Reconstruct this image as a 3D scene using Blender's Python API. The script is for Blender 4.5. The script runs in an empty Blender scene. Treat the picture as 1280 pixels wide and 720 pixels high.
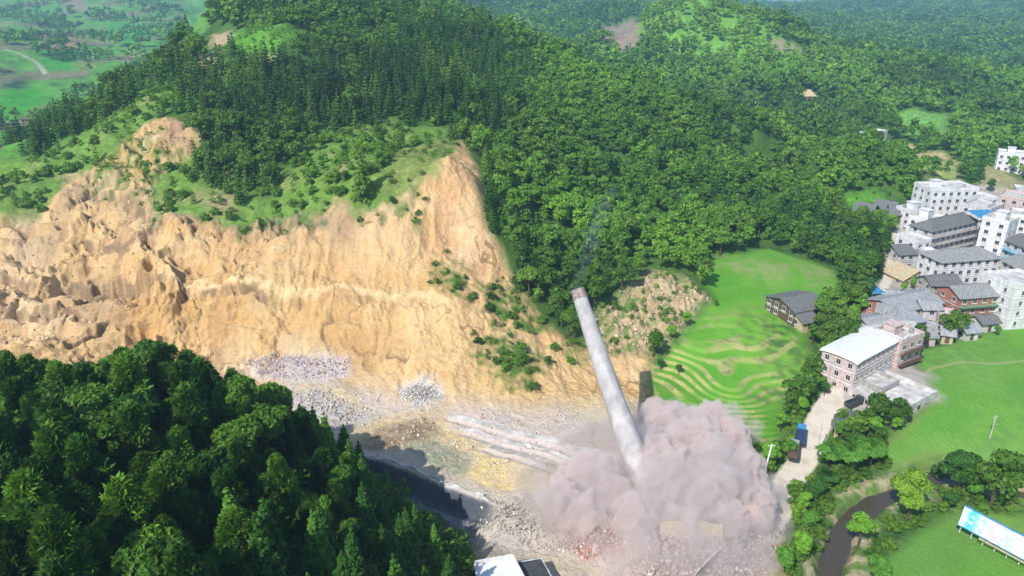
import bpy, math, random, os
import numpy as np
from mathutils import Vector, Matrix
random.seed(7)
R = math.radians
sc = bpy.context.scene
COL = sc.collection
# ------------------------------------------------------------------ camera, world, sun, exposure
PITCH = 22.0; F = 914.0; CAMZ = 90.0
cam = bpy.data.objects.new('camera', bpy.data.cameras.new('camera'))
COL.objects.link(cam); sc.camera = cam
cam.location = (0, 0, CAMZ); cam.rotation_euler = (R(90 - PITCH), 0, 0)
cam.data.sensor_width = 36; cam.data.lens = F / 1280 * 36
cam.data.clip_start = 1; cam.data.clip_end = 20000
SUN = Vector((-24, -34, 40)).normalized()          # towards the sun: behind the viewer, to the left
SEL = math.asin(SUN.z)
w = bpy.data.worlds.new('World'); sc.world = w; w.use_nodes = True
nt = w.node_tree; bg = nt.nodes['Background']; sky = nt.nodes.new('ShaderNodeTexSky')
sky.sky_type = 'NISHITA'; sky.sun_disc = False; sky.sun_elevation = SEL
sky.sun_rotation = math.atan2(SUN.x, SUN.y)
sky.altitude = 400; sky.air_density = 1.0; sky.dust_density = 1.0
nt.links.new(sky.outputs[0], bg.inputs[0]); bg.inputs[1].default_value = 0.13
sl = bpy.data.lights.new('sun', 'SUN'); sl.energy = 4.6; sl.angle = R(0.5); sl.color = (1, .955, .88)
so = bpy.data.objects.new('sun', sl); COL.objects.link(so); so.location = (0, 0, 300)
so.rotation_euler = SUN.to_track_quat('Z', 'Y').to_euler()
vs = sc.view_settings
sc.display_settings.display_device = 'sRGB'
vs.view_transform = 'Standard'; vs.look = 'None'; vs.gamma = 1; vs.exposure = 0.35; vs.use_curve_mapping = False
cy = sc.cycles
cy.max_bounces = 8; cy.diffuse_bounces = 3; cy.glossy_bounces = 2; cy.transmission_bounces = 4
cy.transparent_max_bounces = 8; cy.volume_bounces = 5; cy.caustics_reflective = False; cy.caustics_refractive = False
cy.use_denoising = True
try: cy.denoiser = 'OPENIMAGEDENOISE'
except Exception: pass
cy.sample_clamp_indirect = 6
# ------------------------------------------------------------------ helpers
def rgb(r, g, b):
    f = lambda c: ((c / 255 + .055) / 1.055) ** 2.4 if c > 10 else c / 255 / 12.92
    return (f(r), f(g), f(b))
CP, SP = math.cos(R(PITCH)), math.sin(R(PITCH))
def pixdir(u, v):
    a = (u - 640) / F; b = (360 - v) / F
    return a, CP + SP * b, -SP + CP * b
def at(u, v, Y):
    a, dy, dz = pixdir(u, v); t = Y / dy
    return (a * t, Y, CAMZ + dz * t)
def atz(u, v, z):
    a, dy, dz = pixdir(u, v); t = (z - CAMZ) / dz
    return (a * t, dy * t)
def project(x, y, z):
    zz = z - CAMZ
    depth = y * CP - zz * SP; up = y * SP + zz * CP
    return 640 + F * x / depth, 360 - F * up / depth, depth
def pn(x, y, seed=0):
    """gradient noise, about -1..1"""
    x = np.asarray(x, float); y = np.asarray(y, float)
    xi = np.floor(x).astype(np.int64); yi = np.floor(y).astype(np.int64)
    xf = x - xi; yf = y - yi
    def g(ix, iy, dx, dy):
        h = (ix * 374761393 + iy * 668265263 + seed * 1442695041) & 0xFFFFFFFF
        h = ((h ^ (h >> 13)) * 1274126177) & 0xFFFFFFFF
        h = (h ^ (h >> 16)) & 0xFFFF
        a = h * (2 * np.pi / 65536)
        return np.cos(a) * dx + np.sin(a) * dy
    u = xf * xf * xf * (xf * (xf * 6 - 15) + 10); v = yf * yf * yf * (yf * (yf * 6 - 15) + 10)
    n00 = g(xi, yi, xf, yf); n10 = g(xi + 1, yi, xf - 1, yf)
    n01 = g(xi, yi + 1, xf, yf - 1); n11 = g(xi + 1, yi + 1, xf - 1, yf - 1)
    return 1.5 * ((n00 * (1 - u) + n10 * u) * (1 - v) + (n01 * (1 - u) + n11 * u) * v)
def fbm(x, y, o=4, seed=0, gain=.5):
    s = 0; a = 1
    for k in range(o):
        s = s + a * pn(x * 2 ** k + 13.7 * k, y * 2 ** k - 7.1 * k, seed + k); a *= gain
    return s
def ridged(x, y, o=4, seed=0, gain=.55):
    s = 0; a = 1; n = 0
    for k in range(o):
        s = s + a * (1 - np.abs(pn(x * 2 ** k + 5.3 * k, y * 2 ** k + 9.1 * k, seed + k)) * 1.6); n += a; a *= gain
    return s / n
def sstep(a, b, x):
    t = np.clip((x - a) / (b - a), 0, 1); return t * t * (3 - 2 * t)
def pip(px, py, poly):
    inside = np.zeros(px.shape, bool); n = len(poly)
    bx0 = min(p[0] for p in poly); bx1 = max(p[0] for p in poly); by0 = min(p[1] for p in poly); by1 = max(p[1] for p in poly)
    idx = np.nonzero((px > bx0) & (px < bx1) & (py > by0) & (py < by1))
    if len(idx[0]) == 0: return inside
    X = px[idx]; Y = py[idx]; ins = np.zeros(X.shape, bool)
    for i in range(n):
        x1, y1 = poly[i]; x2, y2 = poly[(i + 1) % n]
        if y1 == y2: continue
        c = ((y1 > Y) != (y2 > Y)) & (X < (x2 - x1) * (Y - y1) / (y2 - y1) + x1)
        ins ^= c
    inside[idx] = ins
    return inside
def dist_poly(px, py, pts, closed=False):
    d = np.full(px.shape, 1e9)
    n = len(pts)
    for i in range(n if closed else n - 1):
        x1, y1 = pts[i]; x2, y2 = pts[(i + 1) % n]
        vx, vy = x2 - x1, y2 - y1; L = vx * vx + vy * vy + 1e-9
        t = np.clip(((px - x1) * vx + (py - y1) * vy) / L, 0, 1)
        d = np.minimum(d, np.hypot(px - x1 - t * vx, py - y1 - t * vy))
    return d
# ------------------------------------------------------------------ terrain
CT = []
def c(*pts):
    for (u, v, Y) in pts: CT.append(at(u, v, Y))
def wpt(*pts): CT.extend(pts)
# foreground hill (canopy seen, ground 10 m below)
for (u, v, Y) in [(0,460,98),(90,462,98),(180,436,100),(300,474,98),(400,538,97),(470,590,97),(540,672,84),(575,728,77),
                  (100,600,68),(300,600,75),(100,700,52),(300,700,56),(450,700,64),(450,640,79),(520,722,69),(0,650,58),(200,520,84),(-150,500,85)]:
    x, y, z = at(u, v, Y); wpt((x, y, z - 10.5))
wpt((2,62,4),(6,42,12),(0,25,30),(-20,20,42),(-50,15,46),(22,62,-.5),(30,30,10),(30,85,-1),(8,80,0),(4,88,0),(-4,100,0),(-16,117,0),(-32,128,0),(-55,133,0),(-80,140,1),(-110,142,3),(-150,140,8),(-200,130,18))
wpt((0,110,0),(20,100,0),(-20,130,0),(0,130,0),(20,130,0),(35,120,0),(-45,150,0),(-70,160,0),(-95,160,2),(-20,145,0),(15,143,0))
# left of the quarry
c((0,440,165),(60,400,186),(-100,420,175),(0,350,206),(60,330,215),(120,262,236),(30,283,230),(0,300,224),(150,342,205),(100,350,204),(60,365,196),(-120,320,225))
# face: base, bench, rim
c((170,430,177),(260,422,180),(330,440,175.5),(400,455,168),(450,470,162.5),(500,490,155),(560,505,150),(640,510,148),(720,510,148),
  (200,346,192),(300,349,190),(420,356,188),(520,366,184),(560,375,180),(250,343,197),(300,342,196),(420,349,194),(500,358,190),
  (200,285,213),(260,277,214),(350,290,210),(400,270,209),(430,250,211),(480,270,207),(540,240,213),(570,200,225))
c((300,232,235),(100,215,255),(50,235,245),(0,265,235),(-100,290,235),(200,150,280),(215,175,262),(250,120,300),(300,60,350),(330,40,370),(270,2,500),(400,10,460),(520,5,520),
  (600,35,500),(700,75,470),(800,118,430),(870,132,410),(950,160,385),(1060,185,355),(1120,215,330),(1160,250,310))
c((450,120,330),(400,170,272),(480,180,262),(550,130,312),(600,200,262),(700,150,350),(700,250,265),(650,300,225),(700,350,203),(760,372,202),(800,332,226),(850,250,290),(850,180,340),(950,230,310),(950,290,262),(1050,282,280),(1000,330,238),(1080,302,262))
c((820,370,204),(840,400,190),(870,380,201),(760,430,178),(600,250,215),(610,300,204),(630,340,195),(655,390,184),(700,430,174),(720,460,168),(560,300,206),(600,420,173),(520,430,168),(640,450,163),(550,470,157.5),(680,480,157))
# terraced slope and valley to the right
c((900,332,232),(960,330,232),(1040,350,224),(870,440,171.5),(820,475,162),(900,400,191),(930,540,142),(920,490,153),(980,480,159),(1000,420,184),(1050,400,197),(1030,500,153),(1020,560,136),(980,640,116),
  (1200,550,138),(1280,500,153),(1150,480,158),(1100,560,136),(1080,450,172),(1200,620,122),(1280,700,103),(1150,700,103))
wpt((60,85,-3),(90,80,-3),(130,90,-3),(60,40,-2),(120,40,-3),(180,120,-2),(180,200,-1),(180,280,0),(140,220,-1),(140,280,0),(115,340,0),(130,380,0),(220,340,2),(300,250,3),(300,120,0))
# behind the main hill
wpt((-60,620,30),(40,600,18),(100,560,8),(160,500,3),(130,450,8),(-170,640,30),(150,430,3))
# far valley to the right and the knob
wpt((250,500,0),(170,480,0),(330,420,0),(230,440,0),(300,560,2),(420,560,6),(420,380,14),(500,450,40))
c((1040,150,560),(780,40,750),(860,0,800),(940,10,780),(1000,35,760),(1060,58,740),(1120,75,720),(1175,92,690),(720,82,750),(800,90,680),(870,80,690),(950,90,650),(870,122,600),(780,105,640))
wpt((100,980,10),(300,1000,5),(480,980,5),(0,900,8))
c((700,60,1000),(650,30,1300),(620,-5,1700),(740,12,1300),(560,10,1300),(1270,98,850),(1190,100,860),(1270,65,1200),(1200,52,1400),(1200,20,2100),(1100,20,2200),(1050,12,3000),(1200,-30,3300),(1290,-60,3000),(1000,13,2600),(1045,12,2400),
  (1280,130,640),(1400,60,1200))
wpt((2000,4500,-20),(2400,5600,-40),(1500,3600,-5),(800,3600,60),(2700,6800,-60),(2050,4700,-25))
# left valley
c((50,100,760),(100,50,1220),(50,22,1600),(0,-20,2500),(120,150,545),(0,150,545),(0,200,402),(60,180,445),(180,80,850),(230,-5,1800),(-100,120,650),(-200,200,420),(120,180,420))
wpt((-900,3500,260),(-400,3500,200),(200,3800,160),(-2500,3000,300),(2800,3000,320),(3500,5500,150),(-3500,5500,250),(0,6000,200),(-600,700,40),(-500,350,20),(-300,200,20),(800,700,50),(-1200,900,120),(-900,200,60),(900,200,40),(1500,900,120))
CT = np.array(CT)
def _phi(r): return np.sqrt(r * r + 9.0)
_D = np.hypot(CT[:, None, 0] - CT[None, :, 0], CT[:, None, 1] - CT[None, :, 1])
_n = len(CT)
_A = np.zeros((_n + 3, _n + 3)); _A[:_n, :_n] = _phi(_D) - np.eye(_n) * .8
_P = np.c_[np.ones(_n), CT[:, 0] / 1000, CT[:, 1] / 1000]; _A[:_n, _n:] = _P; _A[_n:, :_n] = _P.T
_W = np.linalg.solve(_A, np.r_[CT[:, 2], 0, 0, 0])
def Hbase(x, y):
    sh = x.shape; x = x.ravel(); y = y.ravel(); out = np.empty(x.shape)
    for i in range(0, len(x), 60000):
        X = x[i:i+60000].astype(np.float32); Y = y[i:i+60000].astype(np.float32)
        d2 = (X[:, None] - CT[None, :, 0].astype(np.float32)) ** 2 + (Y[:, None] - CT[None, :, 1].astype(np.float32)) ** 2
        out[i:i+60000] = np.sqrt(d2 + 9) @ _W[:_n] + _W[_n] + _W[_n+1] * X / 1000 + _W[_n+2] * Y / 1000
    return out.reshape(sh)
Q = 1.0
def seg(a, b, s): return np.linspace(a, b, max(2, int((b - a) / (s * Q))), endpoint=False)
TH = np.radians(np.r_[seg(-80, -45, 1.2), seg(-45, 45, .085), np.linspace(45, 80, int(30))])
RR = [seg(16, 96, .7), seg(96, 260, .33), seg(260, 500, .7)]
r = 500.; g = []
while r < 1300: g.append(r); r *= 1 + .0038 * Q
while r < 7500: g.append(r); r *= 1 + .011 * Q
RR = np.r_[RR[0], RR[1], RR[2], g]
GX = RR[:, None] * np.sin(TH)[None, :]; GY = RR[:, None] * np.cos(TH)[None, :]
GZ = Hbase(GX, GY)
NR, NT = GX.shape
def Hs(x, y, G=None):
    G = GZ if G is None else G
    x = np.asarray(x, float); y = np.asarray(y, float)
    rr = np.hypot(x, y); th = np.arctan2(x, y)
    i = np.interp(rr, RR, np.arange(NR)); j = np.interp(th, TH, np.arange(NT))
    i0 = np.clip(i.astype(int), 0, NR - 2); j0 = np.clip(j.astype(int), 0, NT - 2); fi = i - i0; fj = j - j0
    return (G[i0, j0] * (1 - fi) + G[i0+1, j0] * fi) * (1 - fj) + (G[i0, j0+1] * (1 - fi) + G[i0+1, j0+1] * fi) * fj
_T = np.geomspace(30, 7000, 1500)
def hit(u, v, off=0, tmin=0):
    """the point of the terrain seen at a pixel of the 1280x720 photograph"""
    a, dy, dz = pixdir(u, v); t = _T[_T > tmin]
    h = CAMZ + dz * t - Hs(a * t, dy * t) - off
    k = np.nonzero(h < 0)[0]
    if len(k) == 0: t1 = 3000.
    elif k[0] == 0: t1 = t[0]
    else:
        k = k[0]; t1 = t[k-1] + (t[k] - t[k-1]) * h[k-1] / (h[k-1] - h[k])
    return (a * t1, dy * t1)
def upoly(pts, step=25, tmin=100):
    """pixel outline -> world outline; ('w',x,y) entries are world points"""
    out = []; n = len(pts)
    for i in range(n):
        p = pts[i]; q = pts[(i + 1) % n]
        if p[0] == 'w': out.append((p[1], p[2])); continue
        if q[0] == 'w': out.append(hit(p[0], p[1], 0, tmin)); continue
        m = max(1, int(math.hypot(q[0]-p[0], q[1]-p[1]) / step))
        for k in range(m):
            f = k / m; out.append(hit(p[0] + (q[0]-p[0]) * f, p[1] + (q[1]-p[1]) * f, 0, tmin))
    return out
jx = fbm(GX * .12, GY * .12, 3, 91) * 1.6; jy = fbm(GX * .12, GY * .12, 3, 97) * 1.6
JX = GX + jx; JY = GY + jy
fx = np.clip(np.hypot(GX, GY) / 300, .3, 6)
JFX = GX + jx * fx; JFY = GY + jy * fx
def mask(pts, jit=1, soft=0, tmin=100):
    P = upoly(pts, tmin=tmin)
    X, Y = (GX, GY) if not jit else ((JX, JY) if jit == 1 else (JFX, JFY))
    m = pip(X, Y, P)
    if soft == 0: return m.astype(float)
    d = np.full(X.shape, 1e3)
    x0 = min(p[0] for p in P) - soft; x1 = max(p[0] for p in P) + soft; y0 = min(p[1] for p in P) - soft; y1 = max(p[1] for p in P) + soft
    ix = (X > x0) & (X < x1) & (Y > y0) & (Y < y1)
    d[ix] = dist_poly(X[ix], Y[ix], P, True)
    return np.where(m, np.clip(.5 + d / soft / 2, 0, 1), np.clip(.5 - d / soft / 2, 0, 1))
def maskz(pts, soft, z=0):
    P = [atz(u, v, z) for u, v in pts]; X, Y = JX * .4 + GX * .6, JY * .4 + GY * .6; m = pip(X, Y, P); d = np.full(X.shape, 1e3); near_ = (GY > 70) & (GY < 230) & (np.abs(GX) < 110)
    d[near_] = dist_poly(X[near_], Y[near_], P, True)
    return np.where(m, np.clip(.5 + d / soft / 2, 0, 1), np.clip(.5 - d / soft / 2, 0, 1))
sand = mask([(-60,280),(40,280),(72,245),(85,215),(112,210),(150,185),(190,155),(215,148),(245,160),(250,190),(215,205),(190,235),(200,265),(250,272),(285,285),(330,272),(400,264),(420,245),(440,262),(500,258),(530,228),(545,215),(568,198),
             (572,175),(580,185),(602,220),(605,280),(640,345),(665,390),(722,432),(760,440),(812,446),(812,480),(850,520),(900,545),(950,600),(975,640),('w',45,95),('w',20,78),('w',4,78),('w',-1,88),('w',-9,104),('w',-22,118),('w',-40,128),('w',-60,132),('w',-110,138),('w',-160,170)], 1, 2)
floorm = mask([('w',-60,178),('w',-45,167),('w',-38,160),('w',-22,152),('w',0,149),('w',22,149),(760,500),(800,510),(900,540),(950,600),(975,640),('w',45,95),('w',20,78),('w',4,78),('w',-1,88),('w',-9,104),('w',-22,118),('w',-40,128),('w',-60,150)], 1, 5)
scar = mask([(790,352),(812,335),(852,345),(888,375),(862,402),(832,432),(800,442),(745,440),(728,402),(762,380)], 1, 3)
paddy = mask([(885,325),(960,310),(1042,338),(1052,365),(1005,410),(1012,470),(985,512),(962,560),(935,590),(895,545),(850,515),(815,492),(812,472),(850,420),(892,372),(875,340)], 0, 2)
rfield = mask([(1142,440),(1180,430),(1290,398),('w',170,190),('w',170,112),(1290,600),(1225,592),(1180,572),(1115,588),(1098,560),(1130,530),(1168,500)], 0, 1.5)
bfield = mask([(1105,700),(1150,662),(1195,640),(1290,645),('w',120,70),('w',70,70),('w',58,90)], 0, 1.5, 60)
lawn2 = mask([(1250,410),(1290,395),(1300,430),(1270,435)], 0, 1)
yard = mask([(1040,500),(1062,520),(1070,522),(1120,522),(1168,498),(1166,470),(1145,458),(1130,440),(1150,420),(1200,415),(1258,408),(1290,395),(1290,250),(1220,232),(1150,240),(1120,280),(1090,380),(1075,420),(1050,470)], 1, 2)
road_px = [(955,668),(972,635),(985,602),(1006,572),(1016,545),(1030,515),(1040,500)]
ROAD = [hit(u, v) for u, v in road_px]
ROAD2 = ROAD[-1:] + [hit(u, v) for u, v in [(1052,480),(1075,425),(1092,390),(1108,352),(1116,320),(1122,290)]]
RIV = [atz(u, v, -5.5) for u, v in [(1500,640),(1290,622),(1240,612),(1200,600),(1160,598),(1115,618),(1075,640),(1052,665),(1040,700),(1036,740),(1030,900)]]
droad = np.full(GX.shape, 1e3); driv = np.full(GX.shape, 1e3)
near = (GY < 330) & (GX > 0) & (GX < 300)
droad[near] = np.minimum(dist_poly(GX[near], GY[near], ROAD), dist_poly(GX[near], GY[near], ROAD2) + 1.3)
driv[near] = dist_poly(GX[near], GY[near], RIV)
road = 1 - sstep(2.2, 2.9, droad + jx[:] * .25)
ROADM = (1 - sstep(2.4, 3.2, droad + jx * .15))
lv0 = mask([(-80,60),(-80,280),(0,215),(60,190),(120,130),(200,90),(228,40),(235,0),(-80,-5)], 0, 30, 260)
# --- shape details
Zb = GZ.copy()
cliff = sand * (1 - floorm)
sy = GY + 0.35 * GX
gully = ridged(GX * .11 + .5 * fbm(GX * .05, GY * .05, 2, 5), sy * .035, 3, 11, .5)
blk = ridged(GX * .06 + fbm(GX * .04, GY * .04, 2, 8), GY * .07, 4, 21, .5)
leftw = 1 - sstep(-75, -55, GX)
GZ = GZ + cliff * ((gully - .62) * (3.6 - 1.3 * sstep(-75, -50, GX)) * (1 - .6 * leftw) * (1 - .5 * sstep(-30, -8, GX)) + (blk - .6) * 5.5 * (.25 + 1.0 * leftw) * sstep(150, 175, GY) + fbm(GX * .6, GY * .6, 3, 31) * .2)
crn = pn(GX * .10 + fbm(GX * .2, GY * .2, 2, 15) * .35, sy * .035, 17); crack = (1 - sstep(.012, .05, np.abs(crn))) * sstep(-.1, .35, fbm(GX * .05, GY * .05, 2, 19) + .15)
rill = ridged(GX * .42 + fbm(GX * .1, GY * .1, 2, 23), sy * .06, 2, 25)
GZ = GZ - cliff * (crack * (.35 + .8 * leftw) + (1 - rill) * (.4 + .4 * leftw) * np.clip(.3 + fbm(GX * .03, GY * .03, 2, 27), 0, 1))
scf = np.zeros(GX.shape)
def scarp(pxs, h, L=9., wid=1.2):
    global GZ, scf
    P = [hit(u, v) for u, v in pxs]; P = sorted(P)
    xs = [q[0] for q in P]; ys = [q[1] for q in P]
    m = (GX > xs[0]) & (GX < xs[-1]) & (GY > min(ys) - 40) & (GY < max(ys) + 25)
    yl = np.interp(GX, xs, ys) + jx * 1.1 + fbm(GX * .35, GY * .0, 2, 33) * .8
    e = sstep(xs[0], xs[0] + 5, GX) * (1 - sstep(xs[-1] - 5, xs[-1], GX)) * m * sand
    d = yl - GY
    GZ = GZ - h * e * sstep(0, wid, d) * np.exp(-np.maximum(d - wid, 0) / L)
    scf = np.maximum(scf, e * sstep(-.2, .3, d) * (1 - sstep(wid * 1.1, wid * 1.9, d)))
scarp([(70,350),(110,356),(150,346),(195,332)], 4.0); scarp([(-40,400),(20,392),(70,385),(120,352),(160,352),(215,350)], 3.6, 7); scarp([(-60,330),(20,346),(60,358),(78,352)], 3, 6)
scarp([(60,432),(110,418),(135,398),(150,410)], 3.2, 6); scarp([(90,300),(130,305),(180,290),(200,300)], 2.5, 6); scarp([(75,262),(110,236),(150,240),(195,262),(210,285)], 3.2, 7); scarp([(-60,438),(0,430),(50,420)], 3, 6); scarp([(205,350),(300,352),(420,359),(520,370),(565,378)], 1.6, 5, .9)
# step-like ledges in the torn left part
st = 3.0; zz = GZ + fbm(GX * .08, GY * .08, 3, 77) * 2
fr = zz / st - np.floor(zz / st)
GZ = GZ + cliff * leftw * (sstep(.4, .7, fr) - fr) * st * .4
GZ = GZ + sand * floorm * (fbm(GX * .07, GY * .07, 3, 41) * .5 + fbm(GX * .5, GY * .5, 3, 43) * .14)
hillm = (1 - sand) * (1 - paddy) * (1 - rfield) * (1 - yard) * (1 - bfield) * sstep(3.5, 9, droad)
dist = np.hypot(GX, GY)
GZ = GZ + hillm * ((fbm(GX * .03, GY * .03, 4, 51) * 2.2 + (ridged(GX * .011 + 2, GY * .009, 3, 53) - .6) * 11 * sstep(230, 330, dist) * (1 - .85 * lv0)) * sstep(120, 300, dist) + fbm(GX * .25, GY * .25, 3, 55) * .3)
GZ = GZ + sstep(450, 1500, dist) * hillm * (ridged(GX * .0045, GY * .0035, 4, 61) - .6) * 55 * (1 - .8 * lv0)
GZ = GZ + scar * (ridged(GX * .14, GY * .07, 4, 71) - .6) * 5
# foliage-free benches of the quarry floor: ridges running from the left down towards the right
def ridge(pxs, zz0, h, wid, sgn_drop=0):
    global GZ
    P = [atz(u, v, zz0) for u, v in pxs]
    m = (GY > 80) & (GY < 190) & (GX > -80) & (GX < 60)
    d = np.full(GX.shape, 1e3); d[m] = dist_poly(GX[m], GY[m], P)
    d = d + fbm(GX * .3, GY * .3, 2, 81) * .5
    GZ = GZ + h * (1 - sstep(wid * .45, wid, d)); return d
# pit shaded bench: a drop towards the viewer
def side(P, X, Y):
    """signed distance across a polyline's straight chord (+ = beyond it)"""
    (x1, y1), (x2, y2) = P[0], P[-1]; L = math.hypot(x2-x1, y2-y1)
    return ((X - x1) * -(y2 - y1) + (Y - y1) * (x2 - x1)) / L, ((X - x1) * (x2 - x1) + (Y - y1) * (y2 - y1)) / L, L
W1 = [atz(455, 573, 0), atz(612, 628, 0)]; 
s1, a1, L1 = side(W1, GX, GY)
along = sstep(-25, -20, a1) * (1 - sstep(L1 - 1, L1 + 5, a1 + jx))
wob = jx * .35
below = (1 - sstep(-1.6, .3, s1 + wob)) * along
GZ = GZ - 3.6 * below * sstep(-16, -9.5, s1 + wob)
GZ = GZ + .5 * np.exp(-((s1 + wob - .6) / .5) ** 2) * along
GZ = GZ - 1.1 * along * sstep(-16, -9.5, s1) * (1 - sstep(-6.4, -5.2, s1 + wob))
# pond hollow
PO = hit(548, 562); 
# retaining rails / long benches right of the pit
for k, (pa, pb, h) in enumerate([((560,520),(760,578),.9),((575,536),(745,588),.7),((600,555),(700,590),.5)]):
    P = [atz(*pa, 0), atz(*pb, 0)]; s, a, L = side(P, GX, GY)
    al = sstep(0, 3, a) * (1 - sstep(L - 3, L, a))
    GZ = GZ + al * (h * .55 * np.exp(-((s + wob * .2) / .5) ** 4) - .45 * np.exp(-((s + 1.0) / .4) ** 2) - .3 * np.exp(-((s - 1.3) / .3) ** 2))
# terraces
tz = Zb + fbm(GX * .035, GY * .035, 2, 101) * 1.1
stp = .5
tf = tz / stp - np.floor(tz / stp)
lowt = 1 - sstep(176, 200, GY + jx * 3) 
riser = sstep(.60, .76, tf) * (1 - sstep(.90, 1.0, tf))
GZ = GZ * (1 - paddy) + paddy * (tz * (1 - lowt) + lowt * (np.floor(tz / stp) * stp + sstep(.6, .95, tf) * stp))
# river channel
rw = .7 + pn(GX * .06, GY * .06, 7) * .5
ch = 1 - sstep(rw, rw + 2.6, driv + jx * .4)
GZ = GZ * (1 - ch) + (-6.8) * ch
GZ = np.where(road > 0, GZ * (1 - road) + (Zb + .05) * road, GZ)
# level ground for the town and yard
flat = yard * (1 - ch)
# --- slopes for colouring by what the ground is (rock shows where it is steep)
dR = np.gradient(GZ, RR, axis=0)
steep = np.abs(dR)
# ------------------------------------------------------------------ ground colours (albedo)
def lerp(a, b, m): return a * (1 - m[..., None]) + np.asarray(b) * m[..., None]
n1 = fbm(GX * .05, GY * .05, 4, 201); n2 = fbm(GX * .3, GY * .3, 3, 203); n3 = fbm(GX * 1.1, GY * 1.1, 2, 207); nf = fbm(GX * .01, GY * .01, 4, 211)
C = np.empty(GX.shape + (3,)); C[:] = (.045, .10, .022)
C = lerp(C, (.075, .16, .03), np.clip(.5 + n1 * .6, 0, 1))
C = lerp(C, (.13, .15, .06), np.clip(n2 - .2, 0, 1) * .5)
# left far valley fields
lv = mask([(-80,60),(-80,280),(0,215),(60,190),(120,130),(200,90),(228,40),(235,0),(-80,-5)], 0, 30, 260)
px = GX / 55 + .3 * nf; py = GY / 38 + .5 * nf
cell = (np.floor(px + .15 * np.floor(py)) * 7 + np.floor(py) * 13).astype(np.int64)
hr = ((cell * 2654435761) % 1000) / 1000.
fc = np.where((hr < .62)[..., None], np.array((.10,.30,.04)), np.where((hr < .8)[..., None], np.array((.20,.27,.09)), np.array((.20,.17,.11))))
lines = 1 - sstep(.03, .09, np.abs(GY / 9 + nf * 2 + n1 * .3 - np.round(GY / 9 + nf * 2 + n1 * .3)))
fc = lerp(fc, (.22,.24,.12), lines * .5)
C = lerp(C, fc, lv * np.clip(.8 + n1 * .5, 0, 1))
for pts, col in [([(50,38),(95,40),(98,62),(60,65)], (.27,.18,.12)), ([(0,95),(30,95),(35,112),(0,112)], (.03,.07,.04)), ([(0,115),(50,108),(62,128),(20,150),(0,150)], (.05,.27,.02)), ([(50,62),(100,65),(95,88),(55,92)], (.05,.25,.03)), ([(75,0),(105,0),(110,14),(85,16)], (.27,.19,.13)), ([(0,85),(15,85),(25,100),(0,105)], (.2,.18,.1)), ([(135,28),(190,30),(180,52),(140,50)], (.05,.25,.05))]:
    C = lerp(C, col, mask(pts, 2, 6, 260))
PATH = [hit(u, v, 0, 260) for u, v in [(8,62),(30,70),(45,77),(56,92)]]
dm = np.full(GX.shape, 1e3); ff = GY > 300; dm[ff] = dist_poly(GX[ff], GY[ff], PATH)
C = lerp(C, (.33,.36,.25), 1 - sstep(1.5, 3.2, dm))
lightz = mask([(190,165),(240,150),(262,190),(245,235),(330,245),(395,170),(480,155),(560,160),(590,240),(530,240),(500,262),(440,268),(400,268),(330,278),(285,292),(240,280),(190,270)], 1, 4)
lightz = np.maximum(lightz, mask([(-20,205),(60,195),(130,150),(190,110),(215,125),(190,160),(110,215),(75,240),(45,282),(-20,285)], 1, 4))
C = lerp(C, np.array((.14,.25,.045)) * (1 + .3 * n2[..., None]), lightz * .85)
C = lerp(C, (.30,.25,.13), lightz * np.clip(n1 * 1.2 - .25, 0, 1))
# grassy clearings on the hill
for pts, col in [([(285,50),(305,36),(350,34),(385,48),(375,58),(330,66),(290,62)], (.10,.26,.03)), ([(232,0),(268,0),(262,30),(245,62),(230,50)], (.10,.25,.05)), ([(195,105),(245,95),(260,130),(215,140)], (.10,.25,.025)), ([(500,190),(560,170),(572,200),(540,230),(500,250),(470,230)], (.17,.22,.06)),
                 ([(310,68),(345,68),(340,82),(315,82)], (.25,.30,.12)), ([(265,45),(285,40),(288,55),(265,60)], (.40,.30,.19)), ([(250,68),(268,66),(270,80),(255,82)], (.36,.28,.17)),
                 ([(750,30),(795,22),(800,60),(775,72),(755,50)], (.24,.19,.15)), ([(808,-5),(905,-5),(985,55),(1010,85),(930,95),(850,70),(800,45)], (.15,.33,.05)), ([(960,45),(1010,60),(1000,70),(965,62)], (.25,.24,.14)),
                 ([(1060,52),(1085,66),(1150,82),(1170,92),(1140,90),(1080,72)], (.22,.30,.08)),
                 ([(1095,178),(1140,180),(1190,196),(1200,206),(1195,228),(1150,212),(1105,196)], (.40,.33,.17)), ([(1140,196),(1195,200),(1200,228),(1160,226)], (.26,.31,.10)), ([(1110,148),(1130,138),(1185,142),(1185,175),(1130,168)], (.15,.33,.07)), ([(1040,140),(1065,150),(1065,168),(1042,160)], (.42,.35,.2)),
                 ([(1220,205),(1245,210),(1280,228),(1280,240),(1230,232)], (.32,.30,.15)),
                 ([(805,108),(830,118),(870,118),(880,130),(830,128)], (.42,.36,.2)), ([(1050,248),(1100,235),(1110,262),(1060,262)], (.1,.28,.03)), ([(560,250),(600,300),(620,350),(600,360),(560,330)], (.3,.22,.12)),
                 ([(930,122),(960,122),(962,134),(935,134)], (.30,.29,.24))]:
    C = lerp(C, np.array(col) * (1 + .25 * n2[..., None] + .15 * n3[..., None]), mask(pts, 2, 3, 200) * .95)
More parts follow.
